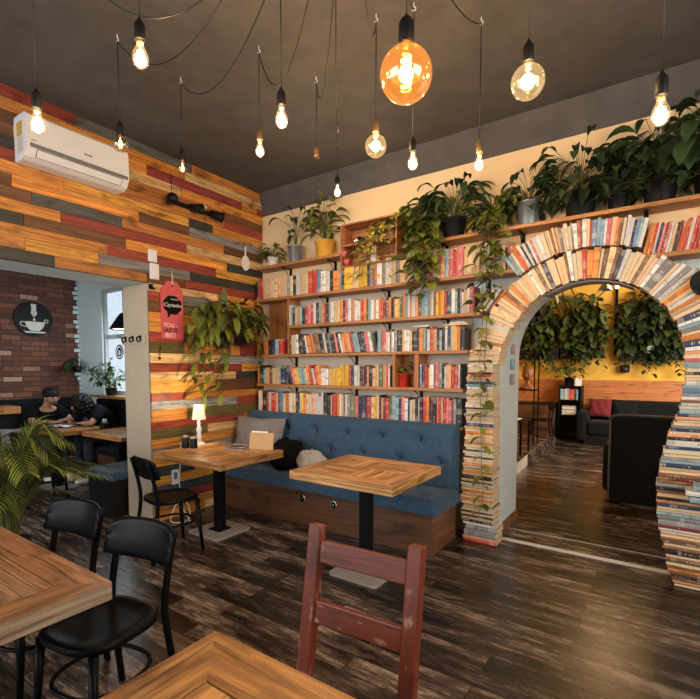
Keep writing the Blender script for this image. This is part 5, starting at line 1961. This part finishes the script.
snug_table('table in the snug where two people lean over a book', (-2.25, -1.30, 0), 0.98, 0.62, 61)
snug_table('orange-brown table in the snug next to the pier, nobody at it', (-1.22, -1.05, 0), 0.86, 0.66, 62)
t = thing('napkin_caddy', 'small black caddy where the two snug tables meet', 'caddy', (-1.74, -1.06, 0.7504))
MB().box(-0.05, 0.05, -0.04, 0.04, 0, 0.07).build('box', M_rubber, t, bevel=0.004)
for k in range(2):
    MB().lathe([(0.018, 0.071), (0.018, 0.10), (0.01, 0.12), (0.001, 0.121)], 12, M=T(-0.022 + 0.044 * k, 0, 0)).build('bottle', M_steel, t)
t = thing('wooden_stool_top', 'rough wooden side table top at the far left of the snug', 'side table', (-3.05, -1.80, 0.46))
MB().box(-0.2, 0.2, -0.22, 0.24, 0.46, 0.55).build('top', M_shelf, t, bevel=0.006)
MB().box(-0.16, 0.16, -0.18, 0.18, 0.0005, 0.459).build('box', M_benchblack, t)
cushion('grey cushion on the black bench at the far left of the snug', (-2.80, -1.66, 0.60), (rad(-15), 0, rad(75)), 0.30, 0.28, 0.1, M_knit)
dup(ch, 'black bentwood chair in the dim snug, behind the palm', (-1.72, -1.78, 0), rad(180), 'black bentwood chairs at the cafe tables')

# coffee sign
t = thing('coffee_sign', 'round black sign with a pen nib dripping into a coffee cup', 'sign', (-3.481, -1.13, 2.21))
M_cut = plain('pale_metal_cutout', (0.50, 0.47, 0.40), 0.45, vary=0.1)
MB().prism([(0.245 * cos(2 * pi * k / 48), 0.245 * sin(2 * pi * k / 48)) for k in range(48)], 0, 0.014, M=RX, smooth=True).build('disc', M_blackmetal, t)
z0, z1 = 0.0145, 0.022
m = MB().prism([(-0.115, -0.035), (0.135, -0.035), (0.125, -0.085), (0.10, -0.13), (0.06, -0.165), (-0.05, -0.165), (-0.085, -0.13), (-0.108, -0.085)], z0, z1, M=RX)
m.tube([RX @ Vector(p) for p in smooth_path([(-0.11, -0.05, 0.018), (-0.165, -0.045, 0.018), (-0.17, -0.09, 0.018), (-0.12, -0.11, 0.018), (-0.10, -0.11, 0.018)], 4)], 0.008, 8)
m.tube([RX @ Vector((0.155 + 0.024 * cos(a * pi / 8), -0.02 + 0.024 * sin(a * pi / 8), 0.018)) for a in range(16)], 0.007, 6, closed=True)
m.build('cup', M_cut, t)
MB().prism([(-0.145, -0.175), (0.155, -0.175), (0.12, -0.197), (-0.105, -0.197)], z0, z1, M=RX).build('saucer', M_cut, t)
m = MB().prism([(-0.036, 0.215), (0.03, 0.215), (0.026, 0.125), (0.04, 0.085), (0.004, 0.03), (-0.004, 0.03), (-0.04, 0.085), (-0.03, 0.125)], z0, z1, M=RX)
m.build('pen_nib', M_cut, t)
m = MB().prism([(0.0025, 0.10), (-0.0025, 0.10), (-0.0025, 0.035), (0.0025, 0.035)], z1 + 0.0003, z1 + 0.002, M=RX)
m.prism([(0.008 * cos(k * pi / 6), 0.105 + 0.008 * sin(k * pi / 6)) for k in range(12)], z1 + 0.0003, z1 + 0.002, M=RX)
m.build('nib_slit', M_blackmetal, t)
MB().prism([(0.0, 0.022), (0.016, -0.005), (0.012, -0.02), (0.0, -0.027), (-0.012, -0.02), (-0.016, -0.005)], z0, z1, M=RX).build('drop', M_cut, t)

# window plants of the snug
rnd = random.Random(71)
t = thing('window_plant', 'branching dark plant in a pot on the snug window sill', 'plant', (-2.42, -0.60, WZ0 + 0.0005))
pot(t, 0.06, 0.075, 0.11, M_darkpot)
m, ms = MB(), MB()
for e in ((-0.55, -0.04, 0.30), (-0.38, -0.08, 0.20), (-0.2, -0.06, 0.34), (0.05, -0.03, 0.42), (0.15, -0.05, 0.3)):
    p = smooth_path([(0, 0, 0.09), (e[0] * 0.4, e[1], 0.1 + e[2] * 0.5), (e[0], e[1], 0.1 + e[2])], 5)
    ms.tube(p, 0.006, 6)
    for q in p[4:]:
        leaf(m, q, (rnd.uniform(-1, 1), rnd.uniform(-1, .2), rnd.uniform(-.3, .6)), rnd.uniform(0.08, 0.14), 0.05, 0.8, 'oval', 0, 0.2, tint(rnd, 0.1))
rosette(m, ms, rnd, (0.1, 0, 0.09), 40, 0.05, 0.28, 0.17, 0.13, 0.05, 0.8, 'oval', 0.2, 0.2)
for v in m.v + ms.v:
    v.y = min(v.y, 0.09)
m.build('foliage', M_leaf_dark, t)
ms.build('stems', M_stem, t)
t = thing('heart_leaf_plant', 'hanging plant with big dark heart leaves at the end of the brick wall', 'plant', (-3.35, -0.62, 1.50))
MB().lathe([(0.05, -0.06), (0.065, 0.04), (0.06, 0.04), (0.001, 0.03)], 18).box(-0.135, 0.0, -0.01, 0.01, -0.02, 0.0).build('pot', M_darkpot, t)
m, ms = MB(), MB()
for k in range(9):
    d = Vector((rnd.uniform(-0.4, 1), rnd.uniform(-1, -0.05), rnd.uniform(0, 1)))
    q = Vector((0, 0, 0.03)) + d * 0.10
    ms.tube([(0, 0, 0.03), q], 0.003, 5)
    leaf(m, q, d + Vector((0, 0, -0.8)), 0.2, 0.15, 0.8, 'heart', 0, 0.1, tint(rnd, 0.05), 5, rnd.uniform(-.5, .5))
m.build('foliage', M_leaf_dark, t)
ms.build('stems', M_stem, t)
t = thing('cone_pendant', 'black cone pendant lamp with a lit white rim in front of the snug window', 'pendant light', (-1.53, -0.90, 1.985))
MB().sheet([[(r * cos(2 * pi * k / 30), r * sin(2 * pi * k / 30), z) for k in range(31)] for r, z in ((0.16, 0.0), (0.152, 0.015), (0.06, 0.16), (0.03, 0.2))]).build('shade', M_rubber, t, solid=0.004)
MB().lathe([(0.14, 0.012), (0.14, 0.016)], 30).build('diffuser', emissive('lamp_diffuser', (1.0, 0.85, 0.62), 6), t)
MB().tube([(0, 0, 0.2), (0, 0, CEIL - 1.985)], 0.004, 6).build('cord', M_cable, t)

# ------------------------------------------------------------------ people


def skin_body(name, joints, edges, mat, parent, sub=2):
    """one continuous skinned surface over a joint tree; joints: name -> (point, radius)"""
    keys = list(joints)
    me = bpy.data.meshes.new(name)
    me.from_pydata([joints[k][0] for k in keys], [(keys.index(a), keys.index(b)) for a, b in edges], [])
    me.materials.append(mat)
    o = bpy.data.objects.new(name, me)
    COL.objects.link(o)
    o.parent = parent
    sk = o.modifiers.new('skin', 'SKIN')
    sk.use_smooth_shade = True
    for k, sv in zip(keys, me.skin_vertices[0].data):
        r = joints[k][1]
        sv.radius = (r, r) if not isinstance(r, tuple) else r
        sv.use_root = (k == keys[0])
    ss = o.modifiers.new('sub', 'SUBSURF')
    ss.levels = ss.render_levels = sub
    return o


def seated_person(label, loc, rz, lean=0.25, head_drop=0.06, hairstyle='short', hands=((0.46, 0.13), (0.50, -0.10)), face=True):
    """sits facing +x; local origin on the floor under the hips"""
    t = thing('person', label, 'person', loc, rz)
    hip, sh = 0.585, 0.985
    cx_ = lean
    J = {'hip': ((0, 0, hip), 0.13), 'waist': ((cx_ * 0.35, 0, hip + 0.18), 0.115), 'chest': ((cx_ * 0.8, 0, hip + 0.36), 0.135), 'neck0': ((cx_ + 0.03, 0, sh + 0.005), 0.065),
         'neck1': ((cx_ + 0.075, 0, sh + 0.075), 0.05), 'head0': ((cx_ + 0.13, 0, sh + 0.13 - head_drop * 0.3), 0.082), 'head1': ((cx_ + 0.15, 0, sh + 0.21 - head_drop), 0.088), 'head2': ((cx_ + 0.16, 0, sh + 0.265 - head_drop), 0.06)}
    E_ = [('hip', 'waist'), ('waist', 'chest'), ('chest', 'neck0'), ('neck0', 'neck1'), ('neck1', 'head0'), ('head0', 'head1'), ('head1', 'head2')]
    for s, nm in ((1, 'l'), (-1, 'r')):
        J['sh' + nm] = ((cx_ * 0.95, s * 0.175, sh - 0.05), 0.06)
        J['el' + nm] = ((cx_ + 0.14, s * 0.25, 0.80), 0.043)
        hx, hy = hands[0] if s == 1 else hands[1]
        J['wr' + nm] = ((hx, hy, 0.795), 0.028)
        d = Vector((hx - cx_ - 0.14, hy - s * 0.25, 0)).normalized()
        n_ = Vector((-d.y, d.x, 0))
        w0 = Vector((hx, hy, 0.795))
        J['pa' + nm] = (tuple(w0 + d * 0.055), (0.033, 0.017))
        E_ += [('chest', 'sh' + nm), ('sh' + nm, 'el' + nm), ('el' + nm, 'wr' + nm), ('wr' + nm, 'pa' + nm)]
        for f in range(4):
            off = (f - 1.5) * 0.019
            ln = (0.062, 0.074, 0.07, 0.056)[f]
            a = w0 + d * 0.085 + n_ * off
            J[f'k{f}{nm}'] = (tuple(a), 0.0095)
            J[f'm{f}{nm}'] = (tuple(a + d * ln * 0.55 + Vector((0, 0, 0.004))), 0.0085)
            J[f't{f}{nm}'] = (tuple(a + d * ln + Vector((0, 0, -0.012))), 0.007)
            E_ += [('pa' + nm, f'k{f}{nm}'), (f'k{f}{nm}', f'm{f}{nm}'), (f'm{f}{nm}', f't{f}{nm}')]
        a = w0 + d * 0.03 - n_ * s * 0.035
        J['th0' + nm] = (tuple(a), 0.011)
        J['th1' + nm] = (tuple(a + d * 0.04 - n_ * s * 0.018), 0.009)
        E_ += [('pa' + nm, 'th0' + nm), ('th0' + nm, 'th1' + nm)]
        J['kn' + nm] = ((0.42, s * 0.11, hip + 0.0), 0.068)
        J['hi' + nm] = ((0.04, s * 0.095, hip - 0.005), 0.09)
        J['an' + nm] = ((0.40, s * 0.12, 0.095), 0.04)
        J['to' + nm] = ((0.55, s * 0.135, 0.035), 0.033)
        E_ += [('hip', 'hi' + nm), ('hi' + nm, 'kn' + nm), ('kn' + nm, 'an' + nm), ('an' + nm, 'to' + nm)]
    skin_body('body', J, E_, M_skin, t)
    g = 0.024
    C1 = {k: (J[k][0], J[k][1] + g) for k in ('hip', 'waist', 'chest', 'shl', 'shr')}
    C1['neck0'] = (J['neck0'][0], 0.088)
    for nm in 'lr':
        a, b = Vector(J['sh' + nm][0]), Vector(J['el' + nm][0])
        C1['el' + nm] = (tuple(a.lerp(b, 0.85)), 0.062)
    skin_body('shirt', C1, [('hip', 'waist'), ('waist', 'chest'), ('chest', 'neck0'), ('chest', 'shl'), ('chest', 'shr'), ('shl', 'ell'), ('shr', 'elr')], M_cloth_black, t)
    C2 = {'hip': (J['hip'][0], 0.142)}
    E2 = []
    for nm in 'lr':
        for k in ('hi', 'kn', 'an'):
            C2[k + nm] = (J[k + nm][0], J[k + nm][1] + 0.012)
        E2 += [('hip', 'hi' + nm), ('hi' + nm, 'kn' + nm), ('kn' + nm, 'an' + nm)]
    skin_body('trousers', C2, E2, plain('dark_denim', (0.02, 0.024, 0.035), 0.85), t)
    for nm, s in (('l', 1), ('r', -1)):
        MB().ball((0.49, s * 0.128, 0.042), 0.125, 0.048, 0.041, 14, 8).build('shoe', M_white, t)
    hc = Vector(J['head1'][0])
    for s in (-1, 1):
        MB().ball((hc.x - 0.005, s * 0.088, hc.z - 0.025), 0.018, 0.008, 0.028, 8, 6).build('ear', M_skin, t)
    if face:
        MB().ball((hc.x + 0.088, 0, hc.z - 0.045), 0.016, 0.013, 0.022, 10, 7).build('nose', M_skin, t)
        for s in (-1, 1):
            MB().ball((hc.x + 0.074, s * 0.033, hc.z - 0.015), 0.011, 0.014, 0.009, 8, 6).build('eye', M_rubber, t)
        MB().ball((hc.x + 0.071, 0, hc.z - 0.088), 0.01, 0.022, 0.005, 8, 6).build('mouth', plain('lips', (0.3, 0.1, 0.08), 0.5), t)
    rnd = random.Random(hash(label) % 100 if False else len(label))
    m = MB()
    if hairstyle == 'short':
        m.ball((hc.x - 0.022, 0, hc.z + 0.035), 0.103, 0.097, 0.083, 18, 12)
        for k in range(40):
            a, e = rnd.uniform(0, 2 * pi), rnd.uniform(0.1, 1.5)
            m.ball((hc.x - 0.022 + 0.095 * cos(a) * cos(e), 0.09 * sin(a) * cos(e), hc.z + 0.04 + 0.075 * sin(e)), 0.02, 0.02, 0.014, 6, 4)
    else:
        m.ball((hc.x - 0.03, 0, hc.z + 0.02), 0.13, 0.125, 0.11, 18, 12)
        for k in range(150):
            a, e = rnd.uniform(0, 2 * pi), rnd.uniform(-0.9, 1.5)
            if cos(a) > 0.55 and e < 0.25:
                continue
            m.ball((hc.x - 0.03 + 0.125 * cos(a) * cos(e), 0.12 * sin(a) * cos(e), hc.z + 0.01 + 0.11 * sin(e) - 0.03 * (e < 0)), 0.034, 0.034, 0.03, 6, 4)
    m.build('hair', M_hair, t)
    return t


seated_person('short-haired person in a black T-shirt leaning on the snug table over a book', (-3.10, -1.30, 0), rad(8), 0.24, 0.07, 'short', ((0.45, 0.09), (0.50, -0.12)))
seated_person('person in black with a mass of dark curly hair, bent over the snug table', (-2.30, -0.66, 0), rad(-86), 0.30, 0.16, 'curly', ((0.46, 0.16), (0.50, -0.12)))
t = thing('open_book', 'open white book under the hands of the two people in the snug', 'book', (-2.36, -1.28, 0.7506), rad(20))
for s in (-1, 1):
    gr = [[(s * u * 0.14, v * 0.1, 0.012 + 0.012 * sin(pi * min(1, u * 1.1))) for u in (0.01, 0.15, 0.35, 0.6, 0.8, 1.0)] for v in (-1, 1)]
    MB().sheet(gr).build('page', M_white, t, solid=0.01)
MB().box(-0.145, 0.145, -0.104, 0.104, 0, 0.004).build('cover', M_cloth_black, t)

# ------------------------------------------------------------------ reading room beyond the arch
t = thing('armchair', 'big black velvet armchair with its back to the arch', 'armchair', (3.97, 2.35, 0))
MB().box(-0.40, 0.42, -0.64, -0.42, 0.02, 0.99).build('backrest', M_darkvel, t, bevel=0.05, seg=3)
for s in (-1, 1):
    MB().box(s * 0.40 - 0.09, s * 0.40 + 0.09, -0.419, 0.36, 0.08, 0.64).build('arm', M_darkvel, t, bevel=0.06, seg=3)
MB().box(-0.309, 0.309, -0.419, 0.38, 0.26, 0.47).build('seat', M_darkvel, t, bevel=0.05, seg=3)
MB().tube(smooth_path([(-0.40, -0.645, 0.10), (-0.40, -0.645, 0.85), (-0.37, -0.64, 0.985), (0, -0.63, 1.0), (0.39, -0.64, 0.985), (0.42, -0.645, 0.85), (0.42, -0.645, 0.1)], 5), 0.012, 8).build('piping', plain('grey_piping', (0.09, 0.095, 0.095), 0.7), t)
for x in (-0.33, 0.38):
    for y in (-0.56, 0.30):
        MB().lathe([(0.02, 0), (0.028, 0.079)], 10, M=T(x, y, 0)).build('foot', M_rubber, t)
t = thing('sofa', 'long black sofa against the wooden wainscot of the far room', 'sofa', (3.75, 6.45, 0))
MB().box(-0.95, 1.2, 0.25, 0.48, 0.1, 0.86).build('backrest', M_darkvel, t, bevel=0.08, seg=3)
for x in (-1.05, 1.3):
    MB().box(x - 0.1, x + 0.1, -0.42, 0.48, 0.06, 0.66).build('arm', M_darkvel, t, bevel=0.08, seg=3)
for k in range(2):
    MB().box(-0.94 + 1.07 * k, 0.12 + 1.07 * k, -0.42, 0.24, 0.2, 0.46).build('seat_cushion', M_darkvel, t, bevel=0.05, seg=3)
MB().box(-1.0, 1.25, -0.36, 0.4, 0, 0.195).build('base', M_rubber, t)
cushion('dark red cushion on the black sofa of the far room', (2.98, 6.52, 0.70), (rad(-18), 0, rad(-8)), 0.42, 0.38, 0.14, plain('dark_red_fabric', (0.16, 0.012, 0.02), 0.85))
cushion('black cushion leaning beside the dark red one on the far sofa', (3.42, 6.50, 0.68), (rad(-16), 0, rad(6)), 0.46, 0.42, 0.15, M_darkvel)
lump('pale crumpled cloth lying on the seat of the far black sofa', 'folded_throw', 'throw', (3.75, 6.1, 0.462), (0.22, 0.14, 0.07), 3, M_white, 0.2)

t = thing('bookcase', 'small black bookcase with books and papers in the far room', 'bookcase', (2.40, 6.72, 0))
for x in (-0.21, 0.21):
    MB().box(x - 0.012, x + 0.012, -0.16, 0.16, 0, 1.14).build('side_panel', M_rubber, t)
for z in (0.12, 0.5, 0.82, 1.116):
    MB().box(-0.197, 0.197, -0.16, 0.16, z, z + 0.024).build('shelf_board', M_rubber, t)
MB().box(-0.197, 0.197, 0.148, 0.16, 0.145, 1.115).build('back', M_rubber, t)
x = 2.40 - 0.19
rnd = random.Random(81)
for k, c in enumerate('TTTWTRRRRKB'):
    w_ = rnd.uniform(0.026, 0.036)
    o = put_book(c, w_ - 0.001, rnd.uniform(0.21, 0.24), 0.17, (x + w_ / 2, 6.66, 0.8445), 0, f"{BOOKC[c][2]} book on the far bookcase, {ordinal(k + 1)} from the left", 'books on the far bookcase', 'bookcase_book')
    x += w_
for k in range(6):
    o = put_book('WCWGWC'[k], 0.03, 0.26, 0.18, (2.25 + rnd.uniform(-.01, .02), 6.66, 0.54 + 0.031 * k), pi / 2, f"{BOOKC['WCWGWC'[k]][2]} volume in the flat pile on the far bookcase, {ordinal(k + 1)} from the bottom", 'flat pile on the far bookcase', 'bookcase_book')
potted('leafy green plant in a black pot on top of the far bookcase', (2.36, 6.70, 1.1406), (0.08, 0.10, 0.17), M_darkpot,
       lambda m, ms, r, h: rosette(m, ms, r, (0, 0, h), 34, 0.02, 0.28, 0.28, 0.16, 0.08, 0.9, 'oval', 0.5), None, 82)
t = thing('paper_stack', 'stack of white papers leaning at the right end of the far bookcase', 'papers', (2.545, 6.66, 1.1406))
MB().box(-0.05, 0.05, -0.1, 0.1, 0, 0.16).build('sheets', M_white, t)

# planters on the yellow wall
GP = 'planters on the yellow wall'


def wall_trough(label, x0, x1, z, top, n, seed, lo=0.25, L=0.27, W=0.17, green=(0.042, 0.066, 0.02)):
    rnd = random.Random(seed)
    t = thing('wall_trough', label, 'plant', ((x0 + x1) / 2, 6.995, z), 0, GP)
    w_ = (x1 - x0) / 2
    MB().box(-w_, w_, -0.28, 0, 0, 0.22).build('trough', M_bluepot, t, bevel=0.008)
    MB().box(-w_ + 0.02, w_ - 0.02, -0.26, -0.02, 0.2195, 0.225).build('soil', M_soil, t)
    m, ms = MB(), MB()
    hh = (top - z)
    mass(m, rnd, (0, -0.2, hh * 0.52), (w_ * 1.15, 0.22, hh * 0.55), n, L, W, 'heart', 0.5)
    for k in range(18):
        x = rnd.uniform(-w_, w_)
        ms.tube(smooth_path([(x * 0.8, -0.15, 0.2), (x, -0.2, hh * 0.5), (x + rnd.uniform(-.2, .2), -0.15, hh * rnd.uniform(0.6, 0.95))], 4), 0.006, 5)
    for k in range(9):
        x = rnd.uniform(-w_ * 0.95, w_ * 0.95)
        vine(m, ms, rnd, [(x, -0.16, 0.22), (x, -0.30, 0.24), (x + rnd.uniform(-.05, .05), -0.31, 0.0), (x + rnd.uniform(-.1, .1), -0.30, -rnd.uniform(0.05, lo))], 0.07, 0.14, 0.1, 0.2)
    for v in m.v + ms.v:
        v.y = min(v.y, -0.006)
    m.build('foliage', plain('climber_leaf_%d' % seed, green, 0.36, vary=0.5, scale=22, attr=True), t)
    ms.build('stems', M_stem, t)


wall_trough('dark wall planter of dense climbing leaves behind the left half of the arch', 1.25, 2.12, 1.70, 3.0, 330, 91)
wall_trough('dark wall planter in the middle of the yellow wall, leaves rising above it', 2.16, 2.98, 1.72, 3.0, 330, 92)
wall_trough('wide dark wall planter at the right of the yellow wall, the densest foliage', 3.25, 4.6, 1.66, 3.05, 560, 93, 0.35, green=(0.022, 0.038, 0.014))
# big pale leaves close behind the arch
rnd = random.Random(95)
t = thing('hanging_plant', 'hanging plant with long pale drooping leaves just inside the arch', 'plant', (2.56, 2.7, 2.22))
MB().lathe([(0.09, 0), (0.12, 0.16), (0.126, 0.18), (0.11, 0.18), (0.001, 0.16)], 22).build('pot', M_darkpot, t)
MB().tube([(0, 0, 0.17), (0, 0, 1.17)], 0.004, 6).build('cord', M_cable, t)
m, ms = MB(), MB()
rosette(m, ms, rnd, (0, 0, 0.16), 30, 0.02, 0.26, 0.34, 0.42, 0.095, 1.5, 'lance', 0.3, 1.0)
m.build('foliage', plain('pale_leaf', (0.26, 0.30, 0.19), 0.4, vary=0.3, attr=True), t)
ms.build('stems', M_stem, t)
for k, (x, z, px) in enumerate(((3.24, 1.76, 0), (3.36, 1.42, 1))):
    t = thing('hanging_pot', ['small black pot hung on the yellow wall, upper of two', 'small black mug-shaped pot hung on the yellow wall, lower of two'][k], 'pot', (x, 6.87, z), 0, 'small pots on the yellow wall')
    MB().lathe([(0.075, 0), (0.085, 0.01), (0.09, 0.15), (0.08, 0.15), (0.001, 0.13)], 20).build('pot', M_darkpot, t)
    MB().tube(smooth_path([(0.0, 0.02, 0.13), (0, 0.09, 0.22), (0, 0.125, 0.24)], 4), 0.006, 6).build('hanger', M_blackmetal, t)
    m, ms = MB(), MB()
    rosette(m, ms, rnd, (0, 0, 0.13), 10, 0.02, 0.12, 0.12, 0.10, 0.05, 0.9, 'oval', 0.3)
    for v in m.v + ms.v:
        v.y = min(v.y, 0.11)
    m.build('foliage', M_leaf_dark, t)
    ms.build('stems', M_stem, t)
o = MB().tube([(3.17, 6.93, 1.95), (3.17, 6.93, 3.39)], 0.028, 8).build('pipe', M_blackmetal)
tag(o, 'thin dark vertical pipe on the yellow wall between two leafy planters', 'pipe')
o = MB().tube(smooth_path([(1.9, 6.9, 3.3), (2.2, 6.88, 2.95), (2.5, 6.88, 3.1), (2.8, 6.88, 2.98), (3.1, 6.88, 3.28)], 8), 0.012, 6).build('loose_cable', M_cable)
tag(o, 'black cable looping across the top of the yellow wall', 'cable')

t = thing('cone_pendant', 'grey cone pendant lamp high under the arch in the far room', 'pendant light', (3.345, 3.0, 2.545))
MB().sheet([[(r * cos(2 * pi * k / 28), r * sin(2 * pi * k / 28), z) for k in range(29)] for r, z in ((0.085, 0.0), (0.08, 0.015), (0.03, 0.09), (0.025, 0.15))]).build('shade', plain('grey_enamel', (0.2, 0.2, 0.2), 0.4), t, solid=0.004)
MB().tube([(0, 0, 0.24), (0, 0, 0.845)], 0.005, 6).build('cord', M_cable, t)
t = pendant('single glowing bulb in the far room, seen just under the top of the arch', (3.485, 3.0, 2.585), 'pear', watts=30, sag=0)
for c in list(t.children):
    if c.name.startswith('swag_cable') or c.name.startswith('ceiling_hook'):
        bpy.data.objects.remove(c)
    elif c.name.startswith('cord'):
        bpy.data.objects.remove(c)
MB().tube([(0, 0, 0.07), (0, 0, 3.4 - 2.643)], 0.003, 6).build('cord', M_cable, t)

t = thing('metal_rack', 'black metal rack with a wooden bust at the left of the far room', 'rack', (2.02, 4.4, 0.169))
for x in (-0.18, 0.18):
    for y in (-0.16, 0.16):
        MB().box(x - 0.01, x + 0.01, y - 0.01, y + 0.01, 0, 1.66).build('post', M_blackmetal, t)
for z in (0.45, 0.95, 1.62):
    MB().box(-0.19, 0.19, -0.17, 0.17, z, z + 0.02).build('shelf_board', M_blackmetal, t)
t = thing('carved_bust', 'brown carved head standing on the black rack in the far room', 'bust', (2.06, 4.36, 1.1394))
m = MB().lathe([(0.13, 0), (0.135, 0.02), (0.12, 0.05), (0.045, 0.09), (0.036, 0.15), (0.04, 0.16)], 18)
m.ball((0, -0.01, 0.26), 0.088, 0.105, 0.12).ball((0, -0.115, 0.245), 0.016, 0.03, 0.03).ball((0, 0.02, 0.31), 0.105, 0.105, 0.085).ball((0.088, 0.0, 0.25), 0.015, 0.025, 0.03).ball((-0.088, 0.0, 0.25), 0.015, 0.025, 0.03)
m.build('head', plain('carved_brown_wood', (0.26, 0.10, 0.04), 0.5, vary=0.4), t)
t = thing('side_table', 'low black table with papers at the left of the far room', 'table', (2.05, 3.5, 0.169))
MB().box(-0.3, 0.22, -0.28, 0.28, 0.50, 0.53).build('top', M_rubber, t)
for x in (-0.27, 0.19):
    for y in (-0.25, 0.25):
        MB().box(x - 0.015, x + 0.015, y - 0.015, y + 0.015, 0, 0.499).build('leg', M_rubber, t)
t = thing('magazine', 'white open magazine on the low black table of the far room', 'magazine', (2.08, 3.42, 0.7))
MB().box(-0.1, 0.1, -0.14, 0.14, 0, 0.008).build('cover', M_white, t)
MB().box(-0.06, 0.07, -0.1, 0.02, 0.0085, 0.01).build('print', M_plaster_grey, t)
dup(ch, 'black bentwood chair in the far room, left of the bookcase', (1.95, 6.0, 0.0), rad(-70), 'black bentwood chairs at the cafe tables')
t = thing('wooden_chest', 'dark wooden chest against the far wall, left of the bookcase', 'chest', (1.72, 6.66, 0))
MB().box(-0.42, 0.40, -0.26, 0.26, 0.02, 0.72).build('body', M_bench, t, bevel=0.006)
MB().box(-0.43, 0.41, -0.27, 0.27, 0.721, 0.76).build('lid', M_rubber, t, bevel=0.004)
